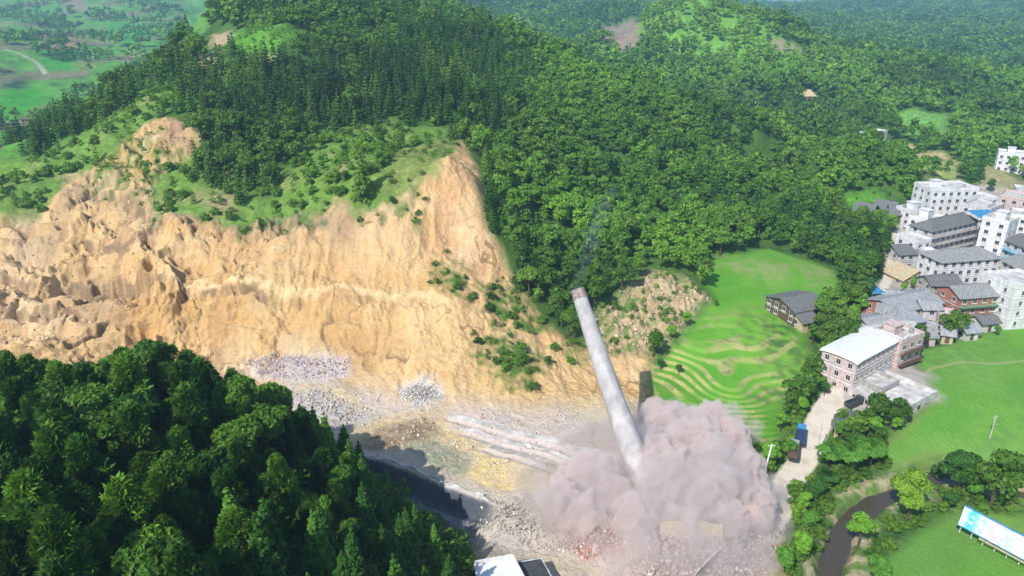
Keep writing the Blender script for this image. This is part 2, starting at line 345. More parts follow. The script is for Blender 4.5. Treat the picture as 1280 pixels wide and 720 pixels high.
# sand and rock of the quarry
sc1 = np.array((.60,.43,.235)); S = np.empty_like(C); S[:] = sc1
strat = fbm(GX * .012 + 3, GZ * .35 + GX * .01, 3, 301)
S = lerp(S, (.54,.335,.135), np.clip(.3 + strat * .35 + n1 * .8, 0, 1))
S = lerp(S, (.68,.55,.36), np.clip(n1 * 1.3 - strat * .35 + .05, 0, 1))
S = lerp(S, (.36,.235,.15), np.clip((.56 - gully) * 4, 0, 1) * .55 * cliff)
streak = fbm(GX * .55 + n1 * .5, GY * .06, 3, 307)
S = lerp(S, (.70,.53,.33), np.clip(streak - .1, 0, 1) * .6)
S = lerp(S, (.42,.26,.13), np.clip(-streak - .25, 0, 1) * .8)

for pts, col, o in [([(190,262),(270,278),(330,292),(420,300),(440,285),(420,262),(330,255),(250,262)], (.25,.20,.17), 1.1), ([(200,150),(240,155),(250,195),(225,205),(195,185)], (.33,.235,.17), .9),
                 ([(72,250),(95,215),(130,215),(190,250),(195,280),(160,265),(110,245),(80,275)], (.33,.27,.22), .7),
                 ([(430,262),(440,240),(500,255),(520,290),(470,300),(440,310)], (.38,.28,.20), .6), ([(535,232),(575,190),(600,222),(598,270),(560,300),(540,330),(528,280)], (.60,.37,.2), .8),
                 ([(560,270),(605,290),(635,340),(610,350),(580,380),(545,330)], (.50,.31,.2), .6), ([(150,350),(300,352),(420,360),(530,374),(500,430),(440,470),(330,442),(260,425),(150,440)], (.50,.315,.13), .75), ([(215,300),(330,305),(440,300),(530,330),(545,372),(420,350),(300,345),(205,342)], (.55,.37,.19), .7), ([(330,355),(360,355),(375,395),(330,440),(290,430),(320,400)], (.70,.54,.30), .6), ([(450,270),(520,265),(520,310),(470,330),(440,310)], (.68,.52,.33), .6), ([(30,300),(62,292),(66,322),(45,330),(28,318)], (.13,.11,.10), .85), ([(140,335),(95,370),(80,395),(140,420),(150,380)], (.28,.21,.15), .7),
                 ([(0,290),(60,300),(70,330),(20,380),(0,380)], (.62,.50,.36), .7), ([(470,385),(560,380),(640,420),(720,440),(730,505),(600,505),(500,480)], (.68,.49,.26), .75), ([(60,320),(140,325),(140,345),(70,342)], (.58,.44,.25), .7)]:
    S = lerp(S, col, mask(pts, 1, 5) * o * np.clip(.75 + n2 * .5, 0, 1))
bl = np.array([hit(u, v) for u, v in [(200,346),(300,349),(420,356),(520,366),(560,378)]])
db = np.full(GX.shape, 1e3); mm = cliff > 0; db[mm] = dist_poly(GX[mm], GY[mm], [tuple(q) for q in bl])
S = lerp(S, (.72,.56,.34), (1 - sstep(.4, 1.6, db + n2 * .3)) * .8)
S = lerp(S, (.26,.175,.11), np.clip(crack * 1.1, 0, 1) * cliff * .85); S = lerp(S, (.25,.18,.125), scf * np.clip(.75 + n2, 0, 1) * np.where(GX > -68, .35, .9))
# floor colours
S_heaps = [([(300,455),(345,451),(436,456),(438,470),(380,478),(318,470)], (.60,.53,.535)), ([(362,492),(400,485),(430,500),(472,520),(420,536),(368,516)], (.50,.47,.46)), ([(498,486),(540,480),(558,498),(520,509)], (.60,.60,.61)), ([(700,615),(760,600),(800,610),(800,650),(770,690),(730,695),(700,665)], (.50,.30,.25))]
FL = np.empty_like(C); FL[:] = (.50,.43,.35)
FL = lerp(FL, (.60,.48,.30), np.clip(.3 + n1 * 1.4, 0, 1)); FL = lerp(FL, (.36,.33,.31), np.clip(n2 * .9 - .1, 0, 1) * .6)
for pts, col, o in [([(430,480),(560,500),(720,515),(740,560),(600,530),(470,520)], (.56,.47,.42), .8), ([(440,520),(560,510),(600,560),(540,560),(470,560),(430,545)], (.60,.44,.22), .7), ([(590,565),(690,585),(740,600),(700,618),(610,608),(580,590)], (.68,.52,.24), .95),
                    ([(500,555),(545,545),(590,570),(585,590),(545,585)], (.27,.29,.19), .9), ([(560,512),(590,510),(780,572),(770,590),(740,592),(560,532)], (.58,.50,.46), .8),
                    ([(300,600),(440,620),(600,668),(640,690),(560,740),(300,740)], (.20,.19,.185), .85), ([(430,566),(458,574),(610,628),(600,640),(430,590)], (.085,.10,.13), .97), ([(455,598),(520,618),(604,646),(600,668),(560,668),(440,612)], (.17,.185,.21), .9), ([(480,530),(530,522),(556,540),(500,556),(462,562),(440,552)], (.20,.145,.085), .85), ([(590,620),(700,640),(730,660),(640,690),(590,665)], (.52,.46,.40), .8), ([(560,690),(640,690),(720,700),(760,740),(560,740)], (.45,.37,.28), .8),  # the two blue-grey pit strips are painted darker to include the hill's shade
                    ([(700,640),(790,620),(900,600),(960,640),(960,740),(760,740)], (.52,.44,.42), .7)]:
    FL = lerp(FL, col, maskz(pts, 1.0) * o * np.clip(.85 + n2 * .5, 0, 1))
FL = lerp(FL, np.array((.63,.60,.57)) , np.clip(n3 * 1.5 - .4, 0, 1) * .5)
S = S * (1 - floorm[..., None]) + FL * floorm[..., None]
dk_ = along * sstep(-3.4, -2.6, s1 + wob) * (1 - sstep(-.1, .3, s1 + wob)); S = lerp(S, (.075,.09,.12), dk_ * .95)  # both pit bands: blue-grey waste, with the near hill's shadow painted in
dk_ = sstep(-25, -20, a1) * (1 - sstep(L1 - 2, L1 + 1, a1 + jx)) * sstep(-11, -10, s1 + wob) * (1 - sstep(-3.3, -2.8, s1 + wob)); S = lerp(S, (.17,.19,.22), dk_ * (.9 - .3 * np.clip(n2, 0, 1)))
for pts, col in S_heaps: S = lerp(S, col, maskz(pts, 1.5) * np.clip(.8 + n2 * .5, 0, 1))
for k, (pa, pb, h) in enumerate([((560,520),(760,578),.9),((575,536),(745,588),.7),((600,555),(700,590),.5)]):
    P = [atz(*pa, 0), atz(*pb, 0)]; s, a, L = side(P, GX, GY); al = sstep(0, 3, a) * (1 - sstep(L - 3, L, a))
    S = lerp(S, (.56,.50,.48), al * np.exp(-((s + wob * .2) / 1.6) ** 4) * .8); S = lerp(S, (.24,.21,.20), al * (np.exp(-((s + 1.0) / .3) ** 2) + np.exp(-((s - 1.3) / .2) ** 2)) * .8)
S = lerp(S, (.62,.62,.62), np.exp(-((s1 + wob - .5) / .22) ** 2) * along * np.clip(.5 + n2, 0, 1))
gp = np.zeros(GX.shape)
for pts, o in [([(598,428),(640,422),(672,440),(668,470),(645,482),(610,455)], 1), ([(640,350),(665,395),(690,410),(650,415),(610,395),(600,370)], .8), ([(550,325),(590,345),(580,370),(545,355)], .8), ([(100,205),(140,200),(160,235),(130,245)], .7),
               ([(195,185),(215,195),(200,265),(180,225)], .8), ([(705,410),(735,430),(730,452),(700,440)], .7), ([(150,185),(195,165),(200,190),(160,215)], .5), ([(280,250),(420,245),(400,285),(300,285)], .5), ([(430,225),(530,215),(520,265),(450,262)], .6), ([(130,175),(190,180),(235,205),(235,255),(200,250),(150,220)], .55)]:
    gp = np.maximum(gp, mask(pts, 1, 4) * o)
gp = np.clip(gp * 1.2 + n2 * .7 * (gp > 0) - .1, 0, 1)
S = lerp(S, (.085,.17,.035), gp)
SC = np.empty_like(C); SC[:] = (.44,.35,.21); SC = lerp(SC, (.14,.20,.06), np.clip(.15 + n2 * 1.5 + n1, 0, 1)); SC = lerp(SC, (.30,.21,.13), np.clip(-n2, 0, 1))
C = C * (1 - scar[..., None]) + SC * scar[..., None]
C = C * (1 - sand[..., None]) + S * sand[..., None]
# paddies
rowl = .5 + .5 * np.sin((GX * .8 + GY * .6 + n1 * 2) * 5.2)
P_ = np.empty_like(C); P_[:] = (.095,.28,.025); P_ = lerp(P_, (.15,.34,.035), np.clip(.5 + n1, 0, 1)); P_ = lerp(P_, (.05,.22,.03), np.clip(n2 - .15, 0, 1) * .5)
tid = np.floor(tz / stp); P_ = P_ * (1 + (.05 + .15 * lowt) * np.sin(tid * 12.9))[..., None]; P_ = lerp(P_, (.17,.27,.07), np.clip(n1 * 1.1 + n2 * .3 - .1, 0, 1) * .7)
rs = sstep(.58, .68, tf) * (.06 + .94 * lowt) * np.clip(.75 + fbm(GX * .09, GY * .09, 2, 205) * 1.1, 0, 1); rs = np.clip(rs * (.85 + n2 * .7), 0, 1)
P_ = lerp(P_, (.46,.39,.18), rs * .95); P_ = lerp(P_, (.12,.20,.05), rs * np.clip(n2 * 1.8, 0, 1) * .7)
P_ = lerp(P_, (.07,.15,.035), mask([(940,395),(1000,400),(1012,470),(985,512),(960,500),(975,450),(945,425)], 1, 6) * np.clip(.45 + n2 * 1.3, 0, 1))
edge = mask([(860,318),(1000,308),(1052,345),(1052,372),(1010,395),(960,372),(935,350),(890,345)], 1, 5)
P_ = lerp(P_, (.34,.33,.15), edge * np.clip(n1 * 1.2 + .1 + n2 * .7, 0, 1) * .8); P_ = lerp(P_, (.10,.25,.04), edge * .4)
C = C * (1 - paddy[..., None]) + P_ * paddy[..., None]
RF = np.empty_like(C); RF[:] = (.105,.27,.04); RF = lerp(RF, (.15,.325,.05), np.clip(.45 + n1 * .9, 0, 1)); RF = RF * (1 + .12 * (rowl[..., None] - .5) + .10 * n3[..., None]) 
RF = lerp(RF, (.07,.19,.045), np.clip(n1 * .9 + n2 * .5 - .1, 0, 1) * .6); RF = lerp(RF, (.20,.33,.09), np.clip(fbm(GX * .02 + 4, GY * .02, 3, 221) * 1.2 - .1, 0, 1) * .6)
rline = mask([(1145,440),(1290,400),(1290,445),(1230,452),(1180,462),(1150,470)], 0, 4); RF = lerp(RF, (.12,.25,.05), rline * np.clip(.5 + n2, 0, 1))
bund = 1 - sstep(.25, .7, dist_poly(GX, GY, [hit(u, v) for u, v in [(1140,478),(1165,460),(1205,452),(1240,455),(1290,450)]])) ; RF = lerp(RF, (.30,.33,.15), bund * .8)
for pl in [[(1100,585),(1170,568),(1225,590),(1290,596)], [(1165,500),(1130,535),(1098,562)]]:
    RF = lerp(RF, (.16,.26,.06), (1 - sstep(.4, 2.4, dist_poly(GX, GY, [hit(u, v) for u, v in pl]) + n2)) * .8)
C = C * (1 - rfield[..., None]) + RF * rfield[..., None]
C = C * (1 - bfield[..., None]) + (RF * .92) * bfield[..., None]
Y_ = np.empty_like(C); Y_[:] = (.40,.36,.33); Y_ = lerp(Y_, (.30,.27,.23), np.clip(n2 + .1, 0, 1)); Y_ = lerp(Y_, (.12,.2,.06), np.clip(n1 - .35, 0, 1) * (GY > 190))
C = C * (1 - yard[..., None]) + Y_ * yard[..., None]
C = lerp(C, (.12,.30,.04), lawn2)
bank = (1 - sstep(rw + 2, rw + 7, driv + jx)) * (1 - rfield)
B_ = np.empty_like(C); B_[:] = (.12,.20,.05); B_ = lerp(B_, (.40,.34,.22), np.clip(n2 * 1.4 + .15 + n1, 0, 1))
C = C * (1 - bank[..., None]) + B_ * bank[..., None]
C = lerp(C, (.19,.14,.10), ch * (1 - sstep(rw + .6, rw + 1.8, driv + jx * .4)))
rc = np.empty_like(C); rc[:] = (.60,.54,.46); rc = lerp(rc, (.48,.42,.34), np.clip(n2 * .9 + .1, 0, 1))
C = C * (1 - ROADM[..., None]) + rc * ROADM[..., None]
q_ = (sand * (1 - floorm))[..., None]; C = C * (1 - q_) + C * np.array((1.0, .945, .845)) * q_
C = np.clip(C, .01, .85)
# ------------------------------------------------------------------ materials
def newmat(name):
    m = bpy.data.materials.new(name); m.use_nodes = True
    return m, m.node_tree, m.node_tree.nodes['Principled BSDF']
def mat(name, col, rough=.8, noise=.12, scale=3., bump=.0, metal=0, spec=.3, streak=None):
    m, t, b = newmat(name)
    tc = t.nodes.new('ShaderNodeTexCoord'); nz = t.nodes.new('ShaderNodeTexNoise'); nz.inputs['Scale'].default_value = scale; nz.inputs['Detail'].default_value = 5
    mp = t.nodes.new('ShaderNodeMapping')
    if streak: mp.inputs['Scale'].default_value = streak
    t.links.new(tc.outputs['Object'], mp.inputs[0]); t.links.new(mp.outputs[0], nz.inputs['Vector'])
    r = t.nodes.new('ShaderNodeValToRGB'); r.color_ramp.elements[0].position = .3; r.color_ramp.elements[1].position = .7
    r.color_ramp.elements[0].color = [max(0, x * (1 - noise * 2.2)) for x in col] + [1]; r.color_ramp.elements[1].color = [min(1, x * (1 + noise)) for x in col] + [1]
    t.links.new(nz.outputs[0], r.inputs[0]); t.links.new(r.outputs[0], b.inputs['Base Color'])
    b.inputs['Roughness'].default_value = rough; b.inputs['Metallic'].default_value = metal; b.inputs['Specular IOR Level'].default_value = spec
    if bump:
        bp = t.nodes.new('ShaderNodeBump'); bp.inputs['Strength'].default_value = bump; bp.inputs['Distance'].default_value = .1
        t.links.new(nz.outputs[0], bp.inputs['Height']); t.links.new(bp.outputs[0], b.inputs['Normal'])
    return m
def ground_mat(name, grain=.35, bump=.6, sc_=1.2, dist_=.5):
    m, t, b = newmat(name)
    at_ = t.nodes.new('ShaderNodeAttribute'); at_.attribute_name = 'albedo'
    ge = t.nodes.new('ShaderNodeNewGeometry')
    nz = t.nodes.new('ShaderNodeTexNoise'); nz.inputs['Scale'].default_value = sc_; nz.inputs['Detail'].default_value = 8; nz.inputs['Roughness'].default_value = .65
    t.links.new(ge.outputs['Position'], nz.inputs['Vector'])
    mr = t.nodes.new('ShaderNodeMapRange'); mr.inputs[1].default_value = .25; mr.inputs[2].default_value = .75; mr.inputs[3].default_value = 1 - grain; mr.inputs[4].default_value = 1 + grain
    t.links.new(nz.outputs[0], mr.inputs[0])
    mx = t.nodes.new('ShaderNodeVectorMath'); mx.operation = 'SCALE'
    t.links.new(at_.outputs['Color'], mx.inputs[0]); t.links.new(mr.outputs[0], mx.inputs['Scale']); t.links.new(mx.outputs[0], b.inputs['Base Color'])
    bp = t.nodes.new('ShaderNodeBump'); bp.inputs['Strength'].default_value = bump; bp.inputs['Distance'].default_value = dist_
    t.links.new(nz.outputs[0], bp.inputs['Height']); t.links.new(bp.outputs[0], b.inputs['Normal'])
    b.inputs['Roughness'].default_value = .95; b.inputs['Specular IOR Level'].default_value = .1
    return m
M = {}
M['hill'] = ground_mat('hill_ground', .35, .8, .9); M['quarry'] = ground_mat('quarry_soil', .22, .9, 1.1, .7); M['paddy'] = ground_mat('paddy_green', .2, .6, 2.6, .25)
M['road'] = ground_mat('road_concrete', .08, .2, 1.5, .1); M['paved'] = ground_mat('paved', .15, .2, 1.5, .1)
# split the sheet by what it is made of
def mesh_from(name, V, Fq, mat_, cols=None, smooth=True):
    me = bpy.data.meshes.new(name)
    me.vertices.add(len(V)); me.vertices.foreach_set('co', np.ascontiguousarray(V, dtype=np.float32).ravel())
    k = Fq.shape[1]
    me.loops.add(Fq.size); me.loops.foreach_set('vertex_index', np.ascontiguousarray(Fq, dtype=np.int32).ravel())
    me.polygons.add(len(Fq)); me.polygons.foreach_set('loop_start', np.arange(0, Fq.size, k, dtype=np.int32))
    try: me.polygons.foreach_set('loop_total', np.full(len(Fq), k, dtype=np.int32))
    except Exception: pass
    if smooth: me.polygons.foreach_set('use_smooth', np.ones(len(Fq), dtype=bool))
    me.update(calc_edges=True)
    if cols is not None:
        a = me.color_attributes.new('albedo', 'FLOAT_COLOR', 'POINT')
        cc = np.ones((len(V), 4), np.float32); cc[:, :3] = cols; a.data.foreach_set('color', cc.ravel())
    me.materials.append(mat_)
    return me
def link(name, me, parent=None, loc=None, rotz=None, **props):
    o = bpy.data.objects.new(name, me); COL.objects.link(o)
    if parent is not None: o.parent = parent
    if loc is not None: o.location = loc
    if rotz is not None: o.rotation_euler = (0, 0, rotz)
    for k, v in props.items(): o[k] = v
    return o
ids = np.arange(NR * NT).reshape(NR, NT)
quads = np.stack([ids[:-1, :-1], ids[:-1, 1:], ids[1:, 1:], ids[1:, :-1]], -1).reshape(-1, 4)[:, ::-1]
cen = lambda A: ((A[:-1, :-1] + A[1:, 1:]) / 2).reshape(-1)
reg = np.zeros(len(quads), int)
reg[cen(sand) > .5] = 1
reg[cen(paddy) > .5] = 2
reg[(cen(rfield) > .5) | (cen(bfield) > .5)] = 3
reg[cen(yard) > .5] = 5
reg[cen(ROADM) > .5] = 4
V = np.stack([GX, GY, GZ], -1).reshape(-1, 3); CC = C.reshape(-1, 3)
for k, (nm, mt) in enumerate([('hill_ground', 'hill'), ('quarry_ground', 'quarry'), ('terraced_field_ground', 'paddy'), ('valley_field_ground', 'paddy'), ('road', 'road'), ('village_ground', 'paved')]):
    q = quads[reg == k]
    used, inv = np.unique(q, return_inverse=True)
    me = mesh_from(nm, V[used], inv.reshape(q.shape), M[mt], CC[used])
    link(nm, me, kind='structure')
# river water
m, t, b = newmat('river_water'); b.inputs['Base Color'].default_value = (.065, .055, .04, 1); b.inputs['Roughness'].default_value = .18
nz = t.nodes.new('ShaderNodeTexNoise'); nz.inputs['Scale'].default_value = 40; bp = t.nodes.new('ShaderNodeBump'); bp.inputs['Strength'].default_value = .25; bp.inputs['Distance'].default_value = .1
t.links.new(nz.outputs[0], bp.inputs['Height']); t.links.new(bp.outputs[0], b.inputs['Normal'])
Lp = []; Rp = []
for i, (x, y) in enumerate(RIV):
    a = RIV[max(0, i-1)]; d = RIV[min(len(RIV)-1, i+1)]; dx, dy = d[0]-a[0], d[1]-a[1]; l = math.hypot(dx, dy)
    Lp.append((x - dy / l * 10, y + dx / l * 10, -5.6)); Rp.append((x + dy / l * 10, y - dx / l * 10, -5.6))
n = len(RIV); link('river_water', mesh_from('river_water', np.array(Lp + Rp), np.array([(i, i+1, n+i+1, n+i) for i in range(n-1)]), m), kind='structure')
# ------------------------------------------------------------------ vegetation
rng = np.random.default_rng(11)
def at_grid(A, x, y):
    i = np.clip(np.rint(np.interp(np.hypot(x, y), RR, np.arange(NR))).astype(int), 0, NR - 1)
    j = np.clip(np.rint(np.interp(np.arctan2(x, y), TH, np.arange(NT))).astype(int), 0, NT - 1)
    return A[i, j]
def cards(P, N, L, W_, T=None):
    """one small leaf-spray quad at each point P, facing N"""
    n = len(P); N = N / (np.linalg.norm(N, axis=1, keepdims=True) + 1e-9)
    T = np.cross(N, rng.normal(size=(n, 3)) if T is None else np.cross(T, N)); T /= np.linalg.norm(T, axis=1, keepdims=True) + 1e-9
    B = np.cross(N, T); L = np.asarray(L).reshape(-1, 1); W_ = np.asarray(W_).reshape(-1, 1)
    V = np.stack([P - T * L * .5, P + B * W_ * .5 + N * W_ * .15, P + T * L * .5, P - B * W_ * .5 - N * W_ * .1], 1).reshape(-1, 3)
    return V, np.arange(4 * n).reshape(n, 4)
def conifer(h, r, n, leaf, layers=13):
    t = 1 - np.sqrt(rng.random(n)) * .88; t = np.clip(t, .08, .99)
    k = np.round(t * layers) / layers + rng.normal(size=n) * .012
    nb = 7; bi = rng.integers(0, nb, n); ph = np.round(t * layers) * 1.7
    az = bi * 2 * np.pi / nb + ph + rng.normal(size=n) * .16
    R_ = r * (1 - t) ** .75 * (.75 + .35 * np.sin(az * 2 + ph) ** 2)
    f = np.sqrt(rng.random(n)); rad = R_ * f
    z = k * h - rad * .28 + rng.normal(size=n) * .08
    P = np.stack([np.cos(az) * rad, np.sin(az) * rad, z], 1)
    N = np.stack([np.cos(az) * .7, np.sin(az) * .7, np.full(n, .9)], 1) + rng.normal(size=(n, 3)) * .55
    return cards(P, N, leaf * (.6 + .8 * rng.random(n)) * (1.1 - .4 * t), leaf * .42 * (.6 + .8 * rng.random(n)))
def broadleaf(h, r, n, leaf, blobs=11, low=.35):
    c_ = []; 
    for i in range(blobs):
        a = rng.random() * 6.28; q = rng.random() ** .5 * r * .68; zz = h * (low + .12 + (.80 - low) * rng.random() * (1 - .45 * q / r))
        c_.append((math.cos(a) * q, math.sin(a) * q, zz, r * (.30 + .22 * rng.random())))
    c_.append((0, 0, h * .82, r * .42)); c_ = np.array(c_)
    i = rng.integers(0, len(c_), n); D = rng.normal(size=(n, 3)); D /= np.linalg.norm(D, axis=1, keepdims=True); D[:, 2] = np.where(D[:, 2] < -.35, -D[:, 2], D[:, 2])
    lump = 1 + .18 * np.sin(D[:, 0] * 9 + i) * np.sin(D[:, 1] * 8 + 2 * i)
    P = c_[i, :3] + D * (c_[i, 3] * lump * (.72 + .33 * rng.random(n)))[:, None] * np.array([1, 1, .8])
    return cards(P, D + rng.normal(size=(n, 3)) * .5, leaf * (.6 + .8 * rng.random(n)), leaf * .6 * (.6 + .8 * rng.random(n)))
def tufted(h, r, n, leaf, blobs=26):
    """loose conical crown built of upswept tufts of needles"""
    t = np.linspace(.22, 1.0, blobs); a = np.arange(blobs) * 2.39996 + rng.normal(size=blobs) * .3; q = r * np.clip((1 - t) ** .6 * .95, .05, 1) * rng.uniform(.55, 1.0, blobs)
    C_ = np.stack([np.cos(a) * q, np.sin(a) * q, t * h * .93 - q * .1], 1); br = r * rng.uniform(.26, .46, blobs) * (1.1 - .45 * t)
    i = rng.integers(0, blobs, n); D = rng.normal(size=(n, 3)); D /= np.linalg.norm(D, axis=1, keepdims=True); D[:, 2] = np.abs(D[:, 2]) * np.where(rng.random(n) < .8, 1, -1)
    P = C_[i] + D * (br[i] * (.45 + .6 * rng.random(n) ** .6))[:, None] * np.array([1, 1, 1.25])
    out = C_[i] * np.array([1, 1, 0]); out /= np.linalg.norm(out, axis=1, keepdims=True) + 1e-6
    N = np.cross(out + D * .9 + np.array([0, 0, .8]), rng.normal(size=(n, 3))) 
    N = np.where((np.sum(N * D, 1) < 0)[:, None], -N, N) + D * .5
    return cards(P, N, leaf * (.7 + .8 * rng.random(n)), leaf * .32 * (.7 + .6 * rng.random(n)))
def plume(h, r, n, leaf, culms=16):
    i = rng.integers(0, culms, n); a = i * 2.39996 + rng.normal(size=n) * .05; lean = (.35 + .65 * ((i * .618) % 1))
    s = .25 + .75 * np.sqrt(rng.random(n)); hh = h * (.75 + .25 * ((i * .37) % 1))
    rad = r * lean * s ** 2.0 + rng.normal(size=n) * .05 * r * .4; z = hh * np.sin(s * 1.9) / 1.0
    P = np.stack([np.cos(a) * rad, np.sin(a) * rad, z], 1) + rng.normal(size=(n, 3)) * leaf * .1
    N = np.stack([-np.sin(a), np.cos(a), np.zeros(n)], 1) * 1.2 * rng.choice([-1, 1], n)[:, None] + rng.normal(size=(n, 3)) * .5 + np.array([0, 0, .6])
    sd_ = rng.choice([-1, 1], n)[:, None]
    rr_ = np.stack([np.cos(a), np.sin(a), np.cos(s * 1.9) * 1.0], 1); side_ = np.stack([-np.sin(a), np.cos(a), np.zeros(n)], 1) * sd_
    Tn = rr_ * .45 + side_ * .8 + np.array([0, 0, -.35]); P = P + side_ * leaf * .35; N = np.array([0, 0, 1.0]) + rr_ * .3 + rng.normal(size=(n, 3)) * .22
    return cards(P, N, leaf * (.8 + .6 * rng.random(n)), leaf * .2 * (.7 + .6 * rng.random(n)), Tn)
def leaf_mat(name, use_attr, jitter=.35):
    m, t, b = newmat(name)
    if use_attr: s = t.nodes.new('ShaderNodeAttribute'); s.attribute_name = 'albedo'; colr = s.outputs['Color']
    else: s = t.nodes.new('ShaderNodeObjectInfo'); colr = s.outputs['Color']
    g = t.nodes.new('ShaderNodeNewGeometry'); nz = t.nodes.new('ShaderNodeTexNoise'); nz.inputs['Scale'].default_value = .55; nz.inputs['Detail'].default_value = 4
    t.links.new(g.outputs['Position'], nz.inputs['Vector'])
    ri = t.nodes.new('ShaderNodeMapRange'); ri.inputs[3].default_value = 1 - jitter; ri.inputs[4].default_value = 1 + jitter
    ad = t.nodes.new('ShaderNodeMath'); ad.operation = 'ADD'; mu = t.nodes.new('ShaderNodeMath'); mu.operation = 'MULTIPLY'; mu.inputs[1].default_value = .5
    t.links.new(g.outputs['Random Per Island'], ad.inputs[0]); t.links.new(nz.outputs[0], ad.inputs[1]); t.links.new(ad.outputs[0], mu.inputs[0]); t.links.new(mu.outputs[0], ri.inputs[0])
    v = t.nodes.new('ShaderNodeVectorMath'); v.operation = 'SCALE'; t.links.new(colr, v.inputs[0]); t.links.new(ri.outputs[0], v.inputs['Scale'])
    t.links.new(v.outputs[0], b.inputs['Base Color']); b.inputs['Roughness'].default_value = .55; b.inputs['Specular IOR Level'].default_value = .25
    tr = t.nodes.new('ShaderNodeBsdfTranslucent'); hs = t.nodes.new('ShaderNodeHueSaturation'); hs.inputs['Value'].default_value = 1.3; hs.inputs['Hue'].default_value = .485
    t.links.new(v.outputs[0], hs.inputs['Color']); t.links.new(hs.outputs[0], tr.inputs[0])
    mx = t.nodes.new('ShaderNodeMixShader'); mx.inputs[0].default_value = .28
    t.links.new(b.outputs[0], mx.inputs[1]); t.links.new(tr.outputs[0], mx.inputs[2]); t.links.new(mx.outputs[0], t.nodes['Material Output'].inputs[0])
    return m
M['leaf'] = leaf_mat('leaf_foliage', False); M['leafs'] = leaf_mat('forest_foliage', True)
M['bark'] = mat('bark', (.12, .085, .06), .9, .3, 4)
def tube_np(pts, rads, sides=7):
    P = [Vector(p) for p in pts]; Vv = []; Ff = []
    for i, p in enumerate(P):
        d = (P[min(i+1, len(P)-1)] - P[max(i-1, 0)]).normalized(); a = d.orthogonal().normalized(); bb = d.cross(a)
        if i: 
            a = (pa - d * pa.dot(d)).normalized(); bb = d.cross(a)
        pa = a
        for k in range(sides):
            an = 2 * math.pi * k / sides; Vv.append(p + (a * math.cos(an) + bb * math.sin(an)) * rads[i])
    for i in range(len(P) - 1):
        for k in range(sides): Ff.append((i*sides+k, i*sides+(k+1) % sides, (i+1)*sides+(k+1) % sides, (i+1)*sides+k))
    return np.array([tuple(q) for q in Vv]), np.array(Ff)
def join_np(parts):
    Vs = []; Fs = []; o = 0
    for V_, F_ in parts: Vs.append(V_); Fs.append(F_ + o); o += len(V_)
    return np.concatenate(Vs), np.concatenate(Fs)
def trunk_mesh(kind, h, r):
    parts = []
    if kind == 'conifer':
        parts.append(tube_np([(0,0,-1.2),(0,0,h*.35),(.05,0,h*.7),(0,0,h*.97)], [.2,.16,.1,.03]))
        for k in range(10):
            a = k * 2.4; z = h * (.2 + .065 * k); l = r * .7 * (1 - z / h) 
            parts.append(tube_np([(0,0,z),(math.cos(a)*l,math.sin(a)*l,z-.15*l)], [.05,.02], 4))
    elif kind in ('broad', 'tufted'):
        parts.append(tube_np([(0,0,-1.2),(.1,.05,h*.25),(0,.1,h*.5),(.1,0,h*.72)], [.28,.22,.15,.06]))
        for k in range(7):
            a = k * 2.4; z = h * (.28 + .05 * k); l = r * .6
            parts.append(tube_np([(0,.05,z),(math.cos(a)*l*.5,math.sin(a)*l*.5,z+.12*h),(math.cos(a)*l,math.sin(a)*l,z+.2*h)], [.1,.07,.03], 5))
    else:
        for k in range(12):
            a = k * 2.4; l = r * (.35 + .65 * ((k * .618) % 1)); parts.append(tube_np([(.2*math.cos(a),.2*math.sin(a),-1),(l*.18*math.cos(a),l*.18*math.sin(a),h*.45),(l*.6*math.cos(a),l*.6*math.sin(a),h*.85),(l*math.cos(a),l*math.sin(a),h*.8)], [.06,.05,.035,.015], 5))
    return join_np(parts)
PROTO = {}
def proto(kind, lod, h, r, n, leaf, var, **k):
    for i in range(var):
        fn = {'conifer': conifer, 'broad': broadleaf, 'plume': plume, 'tufted': tufted}[kind]
        V_, F_ = fn(h, r, n, leaf, **k)
        cm = mesh_from('crown', V_, F_, M['leaf'], smooth=False)
        TV, TF = trunk_mesh(kind, h, r); tm = mesh_from('trunk', TV, TF, M['bark'])
        PROTO.setdefault((kind, lod), []).append((cm, tm, h, r))
proto('conifer', 0, 13, 3.3, 5500, .85, 4, layers=13); proto('tufted', 0, 12, 3.3, 5200, 1.0, 5); proto('broad', 0, 11, 3.2, 6000, .62, 4, blobs=14); 
proto('conifer', 1, 10, 2.2, 1500, .75, 4, layers=10); proto('broad', 1, 8.5, 2.9, 1700, .66, 5)
proto('broad', 2, 2.6, 2.0, 700, .5, 3, low=.0, blobs=7)      # shrubs
proto('plume', 0, 7, 4.2, 3000, 1.25, 3, culms=20)
NAMES = {'tufted': 'pine_tree', 'conifer': 'conifer_tree', 'broad': 'broadleaf_tree', 'plume': 'bamboo_clump'}
def place_tree(kind, lod, x, y, s, col, name, label, cat, group=None, sz=None, z=None):
    cm, tm, h, r = random.choice(PROTO[(kind, lod)])
    z0 = float(Hs(x, y)) if z is None else z
    o = bpy.data.objects.new(name, None); COL.objects.link(o); o.location = (x, y, z0); o.rotation_euler = (R(random.uniform(-4, 4)), R(random.uniform(-4, 4)), random.uniform(0, 6.28))
    o.scale = (s, s, sz or s); o.empty_display_size = .5
    o['label'] = label; o['category'] = cat
    if group: o['group'] = group
    for nm, me in (('crown', cm), ('trunk', tm)):
        if nm == 'trunk' and lod == 2: continue
        q = bpy.data.objects.new(nm, me); COL.objects.link(q); q.parent = o; q.color = (*col, 1)
    return o
